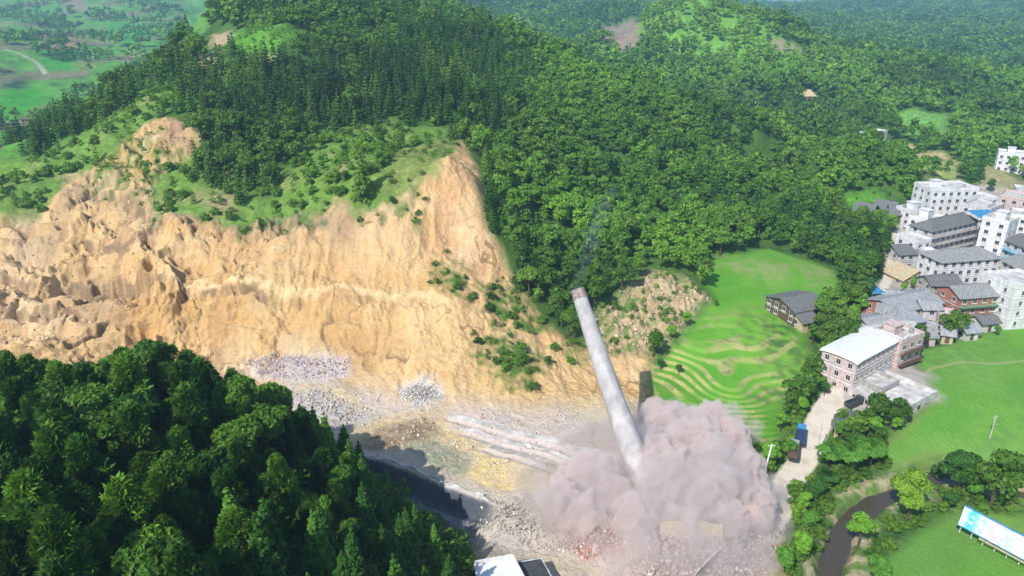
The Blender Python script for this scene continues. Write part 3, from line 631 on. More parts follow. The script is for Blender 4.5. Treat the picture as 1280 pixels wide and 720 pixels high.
# where trees can stand
clr = np.zeros(GX.shape)
for pts in [[(285,50),(305,36),(350,34),(388,48),(380,60),(345,84),(310,84),(288,62)], [(232,0),(268,0),(262,30),(245,62),(230,50)], [(500,190),(560,170),(572,200),(540,230),(500,250),(470,230)],
            [(250,40),(288,38),(288,85),(250,85)], [(750,30),(795,22),(800,60),(775,72),(755,50)], [(960,45),(1010,60),(1000,70),(965,62)],
            [(1095,178),(1140,180),(1190,196),(1202,206),(1195,230),(1150,214),(1105,198)], [(1110,148),(1130,138),(1185,142),(1185,178),(1130,170)], [(1040,140),(1065,150),(1065,168),(1042,160)],
            [(1220,205),(1245,210),(1285,228),(1285,240),(1230,232)], [(1045,246),(1100,235),(1140,262),(1135,285),(1062,278)], [(1150,262),(1160,225),(1290,232),(1290,300)],
            [(925,118),(962,118),(962,136),(925,136)], [(1000,118),(1022,118),(1022,140),(1000,140)], [(1072,160),(1112,160),(1112,178),(1072,178)], [(1240,188),(1290,190),(1290,214),(1240,212)]]:
    clr = np.maximum(clr, mask(pts, 0, 1.5, 200))
openm = np.maximum.reduce([sand, scar, paddy, rfield, bfield, yard, clr, 1 - sstep(3, 5, droad), 1 - sstep(5, 7, driv)])
brightz = mask([(805,-5),(905,-5),(985,50),(1060,75),(1010,92),(930,95),(850,72),(800,45)], 2, 14, 300)
def visible(x, y, top, margin=6):
    f = np.linspace(.12, .985, 90)[:, None]
    zr = CAMZ + (top - CAMZ) * f; h = Hs(x * f, y * f)
    return ~np.any(h - zr > margin, axis=0)
def scatter(r0, r1, sp, a0=-52, a1=52):
    out = []
    xs = np.arange(-r1, r1, sp); ys = np.arange(-20, r1, sp * .9)
    X, Y = np.meshgrid(xs, ys); X = X + (np.arange(len(ys)) % 2)[:, None] * sp / 2
    X = X + rng.uniform(-.38, .38, X.shape) * sp; Y = Y + rng.uniform(-.38, .38, X.shape) * sp
    X = X.ravel(); Y = Y.ravel(); rr = np.hypot(X, Y); th = np.degrees(np.arctan2(X, Y))
    k = (rr >= r0) & (rr < r1) & (th > a0) & (th < a1)
    return X[k], Y[k]
T = []   # x, y, kind(0 conifer,1 broad,2 shrub), size, r,g,b
def add(x, y, kind, size, col): T.append(np.c_[x, y, kind, size, col])
def green(n, kind, x, y, bright=None):
    a = rng.random(n)[:, None]; dk = np.array((.040, .105, .013)); lt = np.array((.145, .300, .030)); yl = np.array((.14, .27, .035))
    patch = np.clip(.5 + fbm(x * .012, y * .012, 3, 401) * .9, 0, 1)[:, None]
    cc = dk + (lt - dk) * np.clip(a * .55 + patch * .65 - .08, 0, 1)
    cc = cc * (.78 + .5 * sstep(-.5, .5, fbm(x * .006 + 3, y * .005, 3, 403)))[:, None]
    cc = np.where((kind == 0)[:, None], cc * np.array((.62, .72, .85)), cc * 1.08)
    yy = (rng.random(n) < .12)[:, None] & (kind == 1)[:, None]
    cc = np.where(yy, yl * (.7 + .4 * a), cc)
    if bright is not None: cc = cc * (1 - bright[:, None]) + (np.array((.19, .35, .04)) * (.7 + .5 * a)) * bright[:, None]
    return cc
# near hill under the viewer
x, y = scatter(30, 150, 5.2, -70, 62); z = Hs(x, y)
k = (at_grid(openm, x, y) < .3) & (x < 12) & (y < 134) & (z > 1.2) & (x > -120)
x, y = x[k], y[k]; fgx, fgy = x, y
fg_kind = np.where(fbm(x * .03 + 5, y * .03, 2, 411) + (x + 22) * .02 > -.05, 0, 1)
# forests
for r0, r1, sp in ((150, 460, 4.0), (460, 1000, 5.4), (1000, 1900, 8.5), (1900, 4200, 15.)):
    x, y = scatter(r0, r1, sp, -48, 48)
    om = at_grid(openm, x, y); lz = at_grid(lightz, x, y); lf = at_grid(lv, x, y)
    gapn = fbm(x * .018 + 7, y * .014, 3, 451) * .6 + fbm(x * .06, y * .06, 2, 453) * .25
    k = (om < .35) & (rng.random(len(x)) > .04 + sstep(.42, .6, gapn) * .75) & (lf < .4)
    k &= rng.random(len(x)) > np.maximum(at_grid(brightz, x, y) * .5, lz * .38)
    bzx = sstep(.22, .45, gapn)
    k |= (lf >= .4) & (om < .35) & (fbm(x * .012, y * .012, 3, 421) > .28) & (rng.random(len(x)) < .55)
    x, y, lz, bzx = x[k], y[k], lz[k], bzx[k]
    zt = Hs(x, y) + 7; kv = visible(x, y, zt, 7 if r0 < 900 else 25); x, y, lz, bzx = x[kv], y[kv], lz[kv], bzx[kv]
    th = x / np.maximum(y, 1)
    con = fbm(x * .009 + 2, y * .009, 2, 431) * .9 + np.where((x < -5) & (y < 520), .36, -.18) - np.where(th > .12, .2, 0)
    kind = np.where(con + rng.normal(size=len(x)) * .22 > .1, 0, 1)
    kind = np.where(rng.random(len(x)) < lz * .97, 2, kind)
    size = (sp / 4.0) ** .82 * (.55 + .5 * rng.random(len(x)) + .55 * rng.random(len(x)) ** 4 + .22 * fbm(x * .03, y * .03, 2, 441))
    bz = np.clip(at_grid(brightz, x, y) * .8 + lz * .8 * rng.random(len(x)) + bzx * .7, 0, 1)
    add(x, y, kind, size, green(len(x), kind, x, y, bz))
# shrubs inside the quarry and round the clearings and the rocky scar
x, y = scatter(150, 420, 1.9, -40, 30); g_ = np.maximum(at_grid(gp * sand, x, y), .75 * at_grid(clr, x, y) * (rng.random(len(x)) < .25)); g_ = np.maximum(g_, at_grid(scar, x, y) * .32)
k = (rng.random(len(x)) < g_ * .55) & (at_grid(yard, x, y) < .2); x, y = x[k], y[k]; kk = np.full(len(x), 2)
add(x, y, kk, .35 + .45 * rng.random(len(x)), green(len(x), kk, x, y, rng.random(len(x)) * .5))
# undergrowth along the field edges, the river and the road
x, y = scatter(100, 300, 2.3, 8, 46)
k = (((at_grid(droad, x, y) < 9) & (at_grid(droad, x, y) > 3.6)) | ((at_grid(driv, x, y) < 11) & (at_grid(driv, x, y) > 5) & (rng.random(len(x)) < .5))) & (at_grid(np.maximum.reduce([sand, paddy, rfield, bfield, yard]), x, y) < .2)
x, y = x[k], y[k]; kk = np.full(len(x), 2); add(x, y, kk, .5 + .5 * rng.random(len(x)), green(len(x), kk, x, y, rng.random(len(x)) * .7))
T = np.concatenate(T)
U, Vv_, Dp = project(T[:, 0], T[:, 1], Hs(T[:, 0], T[:, 1]) + 4)
inview = (U > -10) & (U < 1290) & (Vv_ > -10) & (Vv_ < 730)
show = T[:, 3] / Dp; taken = np.zeros(len(T), bool)
print('trees', len(T), [(k, int((T[:, 2] == k).sum())) for k in (0, 1, 2)], 'fg', len(fgx))
vis2 = visible(T[:, 0], T[:, 1], Hs(T[:, 0], T[:, 1]) + 6, 0)
# foreground hill trees
fu, fv, fd = project(fgx, fgy, Hs(fgx, fgy) + 9); 
fin = (fu > -40) & (fu < 1320) & (fv > -40) & (fv < 900) & (fd > 5)
n_fg = [0, 0]; SKX = [-200,0,40,90,140,180,230,300,345,400,440,470,510,540,575,620]; SKY = [460,447,452,458,438,430,442,466,484,524,553,588,625,658,702,760]
for x, y, kd, ok_ in zip(fgx, fgy, fg_kind, fin):
    if not ok_: continue
    uu_, vv2, _ = project(x, y, float(Hs(x, y)) + 9)
    if uu_ > 572 and vv2 > 600: continue
    kd = int(kd); n_fg[kd] += 1; kind = 'conifer' if kd == 0 else ('tufted' if random.random() < .72 else 'broad'); a = random.random()
    edge_ = 1 if x > -28 else 0
    a = a ** 1.5; col = np.array((.036, .105, .010)) * (1 - a) + np.array((.125, .265, .020)) * a
    if kd == 0: col = col * np.array((.85, 1.0, 1.1))
    if kind == 'tufted': lab, gr = ('full pine with loose upswept tufts on the dark slope nearest the camera', 'pines on the near hill')
    elif kd == 0: lab, gr = ('tall pointed conifer on the dark slope nearest the camera', 'conifers on the near hill')
    else: lab, gr = ('bushy round-topped tree on the dark slope nearest the camera', 'bushy trees on the near hill')
    s = random.uniform(.85, 1.25) * (1 - .36 * min(1, max(0, (x + 45) / 30)))
    hh_ = {'conifer': 13, 'tufted': 12, 'broad': 10.5}[kind]; zg = float(Hs(x, y)); ok2 = False
    for _ in range(9):
        tu, tv, _d = project(x, y, zg + hh_ * s)
        if tv >= np.interp(tu, SKX, SKY) - 4 + 7 * math.sin(x * 3.1): ok2 = True; break
        s *= .92
    if not ok2: continue
    place_tree(kind, 0, x, y, s, col, NAMES[kind], lab, 'tree', gr, sz=s)
# the most prominent trees farther away, one object each
LAB = {0: ('slender dark conifer in the forest on the hill behind the quarry', 'conifers on the quarried hill', 'conifer_tree', 'tree'), 1: ('leafy tree in the forest covering the hill above the rice terraces', 'leafy trees on the quarried hill', 'broadleaf_tree', 'tree'),
       2: ('low green bush growing on or beside the open ground', 'bushes round the quarry and the fields', 'bush', 'bush')}
for kd, kn, lod, lim in ((0, 'conifer', 1, 290 - n_fg[0]), (1, 'broad', 1, 255 - n_fg[1]), (2, 'broad', 2, 290)):
    idx = np.nonzero((T[:, 2] == kd) & inview & vis2)[0]; idx = idx[np.argsort(-show[idx])][:max(0, lim)]
    for i in idx:
        x, y, _, s, r_, g_, b_ = T[i]; taken[i] = True
        lab, gr, nm, ct = LAB[kd]
        place_tree(kn, lod, x, y, s, (r_, g_, b_), nm, lab, ct, gr)
# scrub on the foot of the near hill
x, y = scatter(55, 135, 1.7, -38, 6); z = Hs(x, y); k = (at_grid(sand, x, y) < .5) & (x > -62) & (x < 6) & (y < 134); x, y = x[k], y[k]
uu_, vv2, _ = project(x, y, Hs(x, y) + 2); k = ~((uu_ > 585) & (vv2 > 640)); x, y = x[k], y[k]; kk = np.full(len(x), 2)
add_ = np.c_[x, y, kk, .6 + .7 * rng.random(len(x)), green(len(x), kk, x, y) * .75]
T = np.concatenate([T, add_]); taken = np.r_[taken, np.zeros(len(x), bool)]
# everything else: one mass of forest
def merged(name, sel, fn, variants, lod_sizes, label):
    idx = np.nonzero(sel)[0]
    Vs = []; Cs = []; nq = 0
    bases = [fn() for _ in range(variants)]
    ch_ = rng.integers(0, variants, len(idx))
    for v_ in range(variants):
        ii = idx[ch_ == v_]
        if len(ii) == 0: continue
        B = bases[v_][0]; a = rng.random(len(ii)) * 6.28; s = T[ii, 3]; zs = np.minimum(s, 1.25 + .25 * s) * (.85 + .3 * rng.random(len(ii)))
        ca, sa = np.cos(a) * s, np.sin(a) * s
        X = B[None, :, 0] * ca[:, None] - B[None, :, 1] * sa[:, None] + T[ii, 0][:, None]
        Y = B[None, :, 0] * sa[:, None] + B[None, :, 1] * ca[:, None] + T[ii, 1][:, None]
        Z = B[None, :, 2] * zs[:, None] + Hs(T[ii, 0], T[ii, 1])[:, None]
        Vs.append(np.stack([X, Y, Z], -1).reshape(-1, 3)); Cs.append(np.repeat(T[ii, 4:7], len(B), axis=0))
    Vs = np.concatenate(Vs); Cs = np.concatenate(Cs)
    me = mesh_from(name, Vs, np.arange(len(Vs)).reshape(-1, 4), M['leafs'], Cs, smooth=False)
    print(name, len(Vs) // 4)
    link(name, me, kind='stuff', label=label)
dd = np.hypot(T[:, 0], T[:, 1])
b0 = ~taken & (dd < 460); b1 = ~taken & (dd >= 460) & (dd < 1000); b2 = ~taken & (dd >= 1000) & (dd < 1900); b3 = ~taken & (dd >= 1900)
k0, k1, k2 = (T[:, 2] == 0), (T[:, 2] == 1), (T[:, 2] == 2)
merged('conifer_forest', b0 & k0, lambda: conifer(10, 2.2, 230, 1.25, 8), 5, None, 'dense conifer forest on the quarried hill')
merged('broadleaf_forest', b0 & k1, lambda: broadleaf(8.5, 2.9, 260, 1.05, 8), 6, None, 'dense leafy forest on the quarried hill')
merged('undergrowth', (b0 | b1) & k2, lambda: broadleaf(2.6, 2.0, 90, .75, 5, .0), 5, None, 'low scrub and undergrowth')
def both(n1_, n2_, l1, l2, tag_, sel):
    merged(tag_ + '_conifer_forest', sel & k0, lambda: conifer(10, 2.3, n1_, l1, 6), 5, None, 'conifer forest on the ' + tag_ + ' hills')
    merged(tag_ + '_broadleaf_forest', sel & ~k0, lambda: broadleaf(8.5, 3.0, n2_, l2, 7), 5, None, 'leafy forest on the ' + tag_ + ' hills')
both(70, 80, 1.9, 1.8, 'distant', b1); both(34, 38, 2.6, 2.5, 'faraway', b2 | b3)
# trees one can point to near the road, the river and the village (u, v, kind, size, colour, label)
DK = (.05, .15, .025); MD = (.11, .28, .035); BR = (.17, .38, .035); YG = (.26, .40, .035); BL = (.06, .17, .055)
for (u, v, kind, s, col, lab) in [
    (960,585,'broad',1.0,BR,'bright green tree beside the leaning white pole'), (940,572,'broad',.8,BR,'bright tree at the edge of the dust below the terraces'), (985,575,'broad',.75,MD,'small tree on the verge beside the parked truck'), (975,540,'broad',.8,BR,'bright tree on the bank above the truck'), (950,615,'broad',.7,DK,'small dark tree at the foot of the white pole'),
    (1100,528,'conifer',1.0,YG,'pointed yellow-green tree in front of the concrete platform'), (1090,548,'broad',.9,BR,'round bright bush-like tree below the pointed yellow-green tree'), (1118,540,'broad',.7,BR,'small bright tree at the corner of the platform by the field'), (1050,552,'broad',.9,MD,'leafy tree right beside the grey-roofed shed'),
    (1062,595,'plume',1.5,MD,'large feathery bamboo clump between road and river'), (1036,585,'plume',1.2,MD,'feathery bamboo clump nearest the bend of the road'), (1086,585,'plume',1.3,MD,'feathery bamboo clump next to the big green field'), (1035,612,'plume',.8,DK,'darker bamboo clump just above the river bank'), (1022,632,'broad',.9,DK,'dark leafy tree on the river bank below the bamboo'),
    (1002,640,'broad',.75,BR,'bright tree on the road side opposite the dust'), (1000,700,'broad',.9,BR,'bright round tree beside the dust at the lower end of the river'), (980,715,'broad',.8,MD,'leafy tree at the very foot of the dust cloud'), (1010,670,'broad',.8,MD,'mid-green tree between the dust and the river'),
    (1132,655,'broad',1.8,(.20,.36,.035),'large yellow-green round tree standing over the river'), (1072,686,'broad',1.15,BR,'small bright tree on the far river bank'), (1095,735,'broad',1.0,MD,'tree at the lower river bank beside the near field'),
    (1190,622,'broad',1.7,DK,'largest dark tree beside the long signboard'), (1212,628,'broad',1.0,MD,'leafy tree touching the end of the long signboard'), (1168,608,'broad',.8,DK,'dark tree leaning over the river left of the largest dark tree'), (1185,640,'broad',.7,DK,'low dark tree at the water below the largest dark tree'),
    (1275,600,'plume',.8,DK,'dark palm-like clump on the bank at the right edge of the picture'), (1225,650,'broad',.6,MD,'low bushy tree behind the signboard'), (1262,625,'broad',.5,BR,'small bright shrub-like tree behind the signboard on the bank'),
    (1040,440,'broad',1.1,MD,'tall leafy tree beside the pinkish three-storey block'), (1060,410,'broad',1.1,BR,'bright rounded tree between the timber farmhouse and the brick houses'), (1075,392,'broad',1.0,BR,'round green tree beside the blue tarpaulin'), (1045,395,'broad',1.0,MD,'broad tree right behind the timber farmhouse'),
    (1015,430,'broad',.9,MD,'tree on the lane below the timber farmhouse'), (1025,470,'broad',.9,DK,'dark tree beside the end wall of the pinkish block'), (1008,500,'broad',.9,BL,'bluish green tree above the road bend'), (1000,520,'broad',.8,BR,'bright tree at the lower edge of the terraces'), (1030,495,'broad',.6,DK,'small dark tree at the corner of the pinkish block'),
    (1068,350,'broad',1.25,MD,'very large spreading tree left of the blue tarpaulin'), (1090,340,'broad',1.2,DK,'large dark tree at the edge of the village'), (1050,330,'broad',1.2,MD,'large tree at the corner of the upper terrace'), (1100,310,'broad',1.2,MD,'large round tree in front of the white houses'), (1075,310,'broad',1.2,BR,'large bright tree above the spreading tree'), (1085,370,'broad',1.0,DK,'dark tree just above the blue tarpaulin'),
    (1140,362,'broad',.7,BR,'bright garden tree between the brick house and the long white block'), (1128,366,'broad',.55,BR,'small garden tree below the tan roof'), (1245,420,'broad',.5,MD,'small tree at the corner of the right-hand field'),
    (1212,238,'broad',1.2,DK,'dark tree between the far white block and the tan field'), (1238,240,'broad',1.0,DK,'dark tree just behind the roofs of the village'), (848,468,'broad',.45,DK,'small dark tree at the left edge of the paddies'), (826,462,'broad',.5,DK,'dark bushy tree between the rocky scar and the paddies'),
    (822,435,'broad',.7,MD,'tree at the edge of the rocky scar'), (858,408,'broad',.7,BR,'bright tree at the upper edge of the rocky scar'), (838,425,'broad',.7,BR,'bright tree between the rocky scar and the bright paddy')]:
    x, y = hit(u, v); place_tree(kind, 0, x, y, s * (.62 if kind != 'plume' else .72), col, NAMES[kind], lab, 'bamboo' if kind == 'plume' else 'tree')
# ------------------------------------------------------------------ small mesh kit
class MB:
    def __init__(s): s.V = []; s.F = []; s.m = []
    def add(s, V, Fc, mi=0):
        o = len(s.V); s.V += [tuple(v) for v in V]; s.F += [tuple(i + o for i in f) for f in Fc]; s.m += [mi] * len(Fc); return s
    def box(s, x0, x1, y0, y1, z0, z1, mi=0):
        V = [(x0,y0,z0),(x1,y0,z0),(x1,y1,z0),(x0,y1,z0),(x0,y0,z1),(x1,y0,z1),(x1,y1,z1),(x0,y1,z1)]
        return s.add(V, [(0,3,2,1),(4,5,6,7),(0,1,5,4),(1,2,6,5),(2,3,7,6),(3,0,4,7)], mi)
    def prism(s, pts, z0, z1, mi=0):
        n = len(pts); V = [(x, y, z0) for x, y in pts] + [(x, y, z1) for x, y in pts]
        return s.add(V, [tuple(range(n))[::-1], tuple(range(n, 2*n))] + [(i, (i+1) % n, n+(i+1) % n, n+i) for i in range(n)], mi)
    def tube(s, pts, rads, sides=8, mi=0, cap=True):
        V_, F_ = tube_np(pts, rads, sides); n = len(pts)
        Fl = [tuple(int(i) for i in f) for f in F_]
        if cap: Fl += [tuple(range(sides))[::-1], tuple(range((n-1)*sides, n*sides))]
        return s.add(V_, Fl, mi)
    def gable(s, x0, x1, y0, y1, z0, h, ov=.5, th=.18, axis='x', mi=0, hip=0):
        """two pitched slabs; the ridge runs along axis"""
        if axis == 'y':
            o = len(s.V); s.gable(y0, y1, x0, x1, z0, h, ov, th, 'x', mi, hip); s.V[o:] = [(v[1], v[0], v[2]) for v in s.V[o:]]
            s.F[-s._ng:] = [f[::-1] for f in s.F[-s._ng:]]; return s
        X0, X1, Y0, Y1 = x0-ov, x1+ov, y0-ov, y1+ov; ym = (y0+y1)/2; sl = h/(ym-y0); ze = z0 - ov*sl
        hx = hip*(ym-Y0)
        V = [(X0,Y0,ze),(X1,Y0,ze),(X1,Y1,ze),(X0,Y1,ze),(X0+hx,ym,z0+h),(X1-hx,ym,z0+h)]
        V += [(a,b,c_-th) for a,b,c_ in V]
        Fc = [(0,1,5,4),(2,3,4,5),(1,2,5),(3,0,4),(6,10,11,7),(8,11,10,9),(7,11,8),(9,10,6),(0,6,7,1),(1,7,8,2),(2,8,9,3),(3,9,6,0)] if hip else \
             [(0,1,5,4),(2,3,4,5),(6,10,11,7),(8,11,10,9),(0,6,7,1),(2,8,9,3),(1,7,11,5),(5,11,8,2),(3,9,10,4),(4,10,6,0)]
        s._ng = len(Fc); return s.add(V, Fc, mi)
    def build(s, name, mats, parent=None, smooth=False, **props):
        me = bpy.data.meshes.new(name); me.from_pydata(s.V, [], s.F)
        for m_ in (mats if isinstance(mats, (list, tuple)) else [mats]): me.materials.append(m_)
        me.polygons.foreach_set('material_index', s.m)
        if smooth: me.polygons.foreach_set('use_smooth', [True] * len(s.F))
        me.update(); return link(name, me, parent, **props)
def thing(name, loc, rotz, label, cat, group=None):
    o = bpy.data.objects.new(name, None); COL.objects.link(o); o.location = loc; o.rotation_euler = (0, 0, rotz); o['label'] = label; o['category'] = cat
    if group: o['group'] = group
    return o
M['white'] = mat('white_plaster', (.70,.70,.71), .7, .12, .9, 0, streak=(1,1,.25)); M['white2'] = mat('aged_white_plaster', (.58,.58,.58), .8, .2, .8, streak=(1,1,.3)); M['pink'] = mat('pinkish_tile_wall', (.56,.44,.42), .7, .14, 1.2)
M['brick'] = mat('red_brick_wall', (.42,.17,.12), .9, .22, 2.5); M['concrete'] = mat('weathered_concrete', (.40,.385,.37), .9, .2, .6, .3); M['concrete2'] = mat('pale_concrete', (.55,.54,.53), .9, .18, .5, .3)
M['timber'] = mat('dark_timber', (.14,.09,.065), .8, .3, 3); M['tile'] = mat('dark_grey_roof_tile', (.18,.18,.185), .85, .3, 1.6, .5, streak=(6,1,1)); M['tile2'] = mat('grey_roof_tile', (.30,.305,.31), .85, .3, 1.4, .5, streak=(5,1,1))
M['tan'] = mat('tan_render', (.50,.41,.27), .9, .15, 1.5); M['glass'] = mat('dark_window_glass', (.03,.035,.045), .25, .1, 1, spec=.6); M['frame'] = mat('window_frame', (.6,.6,.6), .6, .05); M['blue'] = mat('blue_sheet_roof', (.06,.26,.52), .5, .15, 1.5); M['cyan'] = mat('light_blue_sheet', (.16,.50,.72), .5, .12, 1.5)
M['red'] = mat('red_awning', (.48,.05,.06), .7, .1, 2); M['roofwhite'] = mat('white_sheet_roof', (.72,.74,.77), .5, .1, .5, streak=(1,5,1)); M['sheet'] = mat('grey_sheet_roof', (.34,.35,.37), .55, .22, .6, streak=(8,1,1)); M['darkroof'] = mat('charcoal_roof', (.06,.065,.07), .6, .2, 1); M['rubber'] = mat('tyre_rubber', (.02,.02,.02), .9, .1); M['green'] = mat('green_railing', (.12,.30,.18), .7, .1)
_wm = {}
def window_mesh(w_, h_, fr):
    k = (round(w_, 2), round(h_, 2), fr)
    if k not in _wm:
        b_ = MB(); t_ = .1
        b_.box(-w_/2, w_/2, -.07, .02, -h_/2, -h_/2+t_).box(-w_/2, w_/2, -.07, .02, h_/2-t_, h_/2).box(-w_/2, -w_/2+t_, -.07, .02, -h_/2+t_, h_/2-t_).box(w_/2-t_, w_/2, -.07, .02, -h_/2+t_, h_/2-t_).box(-.03, .03, -.06, .02, -h_/2+t_, h_/2-t_)
        o = b_.build('window', M[fr]); me = o.data; bpy.data.objects.remove(o)
        c_ = MB(); c_.box(-w_/2+t_, w_/2-t_, -.03, .015, -h_/2+t_, h_/2-t_); o = c_.build('pane', M['glass']); mp_ = o.data; bpy.data.objects.remove(o)
        s_ = MB(); s_.box(-w_/2-.1, w_/2+.1, -.22, -.005, -h_/2-.14, -h_/2-.004); o = s_.build('sill', M[fr]); ms = o.data; bpy.data.objects.remove(o)
        _wm[k] = (me, mp_, ms)
    return _wm[k]
def put_window(root, x, y, z, rot, w_, h_, fr='frame'):
    me, mp_, ms = window_mesh(w_, h_, fr)
    a = link('window', me, root, (x, y, z), rot); link('pane', mp_, a); link('sill', ms, a)
def house(label, p1, p2, depth, floors, wall, roof='flat', rmat='tile', fh=3.1, z=None, name='house', cat='house', group=None, wsp=2.9, ww=1.5, wh=1.5, axis='x', rh=2.2, trim=None, balcony=None, side=True, door=True, hut=True):
    zz = -1.2 if z is None else z
    a = atz(*p1, zz); b_ = atz(*p2, zz); L = math.hypot(b_[0]-a[0], b_[1]-a[1]); rot = math.atan2(b_[1]-a[1], b_[0]-a[0])
    root = thing(name, (a[0], a[1], zz), rot, label, cat, group); H_ = floors * fh
    b = MB(); b.box(0, L, 0, depth, -2.5, H_)
    for k in range(1, floors + (roof == 'flat')): b.box(-.12, L+.12, -.12, depth+.12, k*fh-.16, k*fh+.05, 1)
    if roof == 'flat':
        p = 1.0
        b.box(-.06, L+.06, -.06, .2, H_+.05, H_+p).box(-.06, L+.06, depth-.2, depth+.06, H_+.05, H_+p).box(-.06, .2, .2, depth-.2, H_+.05, H_+p).box(L-.2, L+.06, .2, depth-.2, H_+.05, H_+p)
    b.build('wall', [M[wall], M[trim or wall]], root)
    r = MB()
    if roof == 'flat':
        r.box(.2, L-.2, .2, depth-.2, H_+.052, H_+.12)
        rr_ = r.build('roof', M['concrete2' if rmat == 'tile' else rmat], root)
        if hut and L > 7 and depth > 6:
            h_ = MB(); hx = random.uniform(.15, .55) * L; h_.box(hx, hx+3.4, depth*.45, depth*.45+3.2, H_+.12, H_+2.7).box(hx-.3, hx+3.7, depth*.45-.3, depth*.45+3.5, H_+2.7, H_+2.86)
            h_.build('stair_hut', M[wall], rr_)
            ac = MB(); ac.box(L*.3, L*.3+1.1, .6, 1.3, H_+.121, H_+.95); ac.build('air_conditioner', M['frame'], rr_)
            tk = MB(); tx = L*.8; tk.tube([(tx, depth*.3, H_+.12), (tx, depth*.3, H_+1.5)], [.6, .6], 12); tk.build('water_tank', M['sheet'], rr_)
    elif roof == 'round':
        n = 8; pr = [(-.3 , 0)] ; ys = [(-.5 + (depth+1.0)*k/n) for k in range(n+1)]; zs_ = [H_ + .15 + rh*math.sin(math.pi*k/n)**.6 for k in range(n+1)]
        V_ = [(x_, y_, z_) for x_ in (-.6, L*.04, L+.6) for y_, z_ in zip(ys, zs_)]
        V_ = [(v[0], v[1], v[2] - (.35 if v[0] < 0 else 0)) for v in V_]; m_ = n+1; V_ += [(v[0], v[1], v[2]-.15) for v in V_]; o = 3*m_
        Fc = []
        for q in range(2):
            for k in range(n): Fc += [(q*m_+k, (q+1)*m_+k, (q+1)*m_+k+1, q*m_+k+1), (o+q*m_+k+1, o+(q+1)*m_+k+1, o+(q+1)*m_+k, o+q*m_+k)]
            Fc += [(q*m_, o+q*m_, o+(q+1)*m_, (q+1)*m_), (q*m_+n, (q+1)*m_+n, o+(q+1)*m_+n, o+q*m_+n)]
        for q in (0, 2):
            for k in range(n): Fc.append((q*m_+k, q*m_+k+1, o+q*m_+k+1, o+q*m_+k) if q == 0 else (q*m_+k+1, q*m_+k, o+q*m_+k, o+q*m_+k+1))
        r.add(V_, Fc); rr_ = r.build('roof', M[rmat], root)
        e = MB(); e.add([(0,0,H_),(0,depth,H_),(0,depth/2,H_+rh)] , [(0,2,1)]); 
    else:
        r.gable(0, L, 0, depth, H_ + .05, rh, .7, .2, axis, 0, .8 if roof == 'hip' else 0); rr_ = r.build('roof', M[rmat], root)
        if roof == 'gable':
            g_ = MB()
            if axis == 'x': g_.add([(0,0,H_),(0,depth,H_),(0,depth/2,H_+rh-.2),(L,0,H_),(L,depth,H_),(L,depth/2,H_+rh-.2)], [(0,2,1),(3,4,5)])
            else: g_.add([(0,0,H_),(L,0,H_),(L/2,0,H_+rh-.2),(0,depth,H_),(L,depth,H_),(L/2,depth,H_+rh-.2)], [(0,1,2),(3,5,4)])
            g_.build('gable_wall', M[wall], root)
        rc_ = MB(); 
        if axis == 'x': rc_.box(L*.12, L*.88, depth/2-.15, depth/2+.15, H_+rh-.02, H_+rh+.16)
        else: rc_.box(L/2-.15, L/2+.15, depth*.12, depth*.88, H_+rh-.02, H_+rh+.16)
        rc_.build('ridge_cap', M[rmat], rr_)
    nw = max(1, int((L - .6) / wsp)); nd = max(1, int((depth - .6) / wsp))
    for f in range(floors):
        zc = f * fh + fh * .52
        for i in range(nw):
            if f == 0 and i == nw // 2 and door:
                d_ = MB(); d_.box(-.55, .55, -.09, .02, 0, 2.1); dr = d_.build('door', M['timber'], root, loc=(L*(i+.5)/nw, 0, .02)); hd = MB(); hd.box(.38, .46, -.15, -.091, .95, 1.1); hd.build('handle', M['frame'], dr); continue
            put_window(root, L * (i + .5) / nw, 0, zc, 0, ww, wh)
        if side:
            for i in range(nd):
                put_window(root, 0, depth * (i + .5) / nd, zc, -math.pi/2, ww, wh); put_window(root, L, depth * (i + .5) / nd, zc, math.pi/2, ww, wh)
        if balcony and f > 0:
            q = MB(); q.box(.2, L-.2, -1.2, -.125, f*fh-.12, f*fh+.02); 
            for k in range(int(L / .9) + 1): q.box(.2 + k*.9, .26 + k*.9, -1.2, -1.14, f*fh+.02, f*fh+1.0)
            q.box(.2, L-.2, -1.22, -1.12, f*fh+1.0, f*fh+1.08); q.build('balcony', M[balcony], root)
    return root
# ------------------------------------------------------------------ village
W = house
V0 = -1.2
W('tallest far white five-storey block at the back of the village', (1156,283), (1213,281), 12, 5, 'white', z=0, fh=3, balcony=None)
W('white four-storey house in front of the tallest far block, under a blue canopy', (1194,294), (1228,302), 13, 4, 'white2', z=0)
W('pinkish four-storey house at the right edge of the picture behind the blue canopy', (1240,282), (1292,291), 12, 4, 'pink', z=0)
W('narrow white house at the left end of the row of white blocks', (1128,309), (1153,316), 10, 4, 'white', z=-.5, fh=3)
W('white house under a wide dark grey hipped roof in the middle of the village', (1157,326), (1214,312), 8.5, 4, 'white2', 'hip', 'tile', z=-.5, fh=2.9, rh=2.4, balcony='concrete')
W('tall narrow white tower-like house to the right of the dark hipped roof', (1216,322), (1248,330), 9, 5, 'white', z=-.5, fh=3)
W('house with a blue-edged dark roof near the right edge', (1249,330), (1296,351), 12, 3, 'white2', 'gable', 'tile', z=-.8, rh=2, balcony='cyan')
W('long white block with a grey gabled roof facing the fields', (1168,369), (1240,363), 10, 4, 'white', 'hip', 'tile2', z=-1, fh=2.9, rh=2.2)
W('wing of the long white block running to the right edge, grey roof above dark openings', (1243,366), (1300,402), 10, 4, 'white2', 'gable', 'tile2', z=-1, fh=2.9, rh=1.8, ww=2.1)
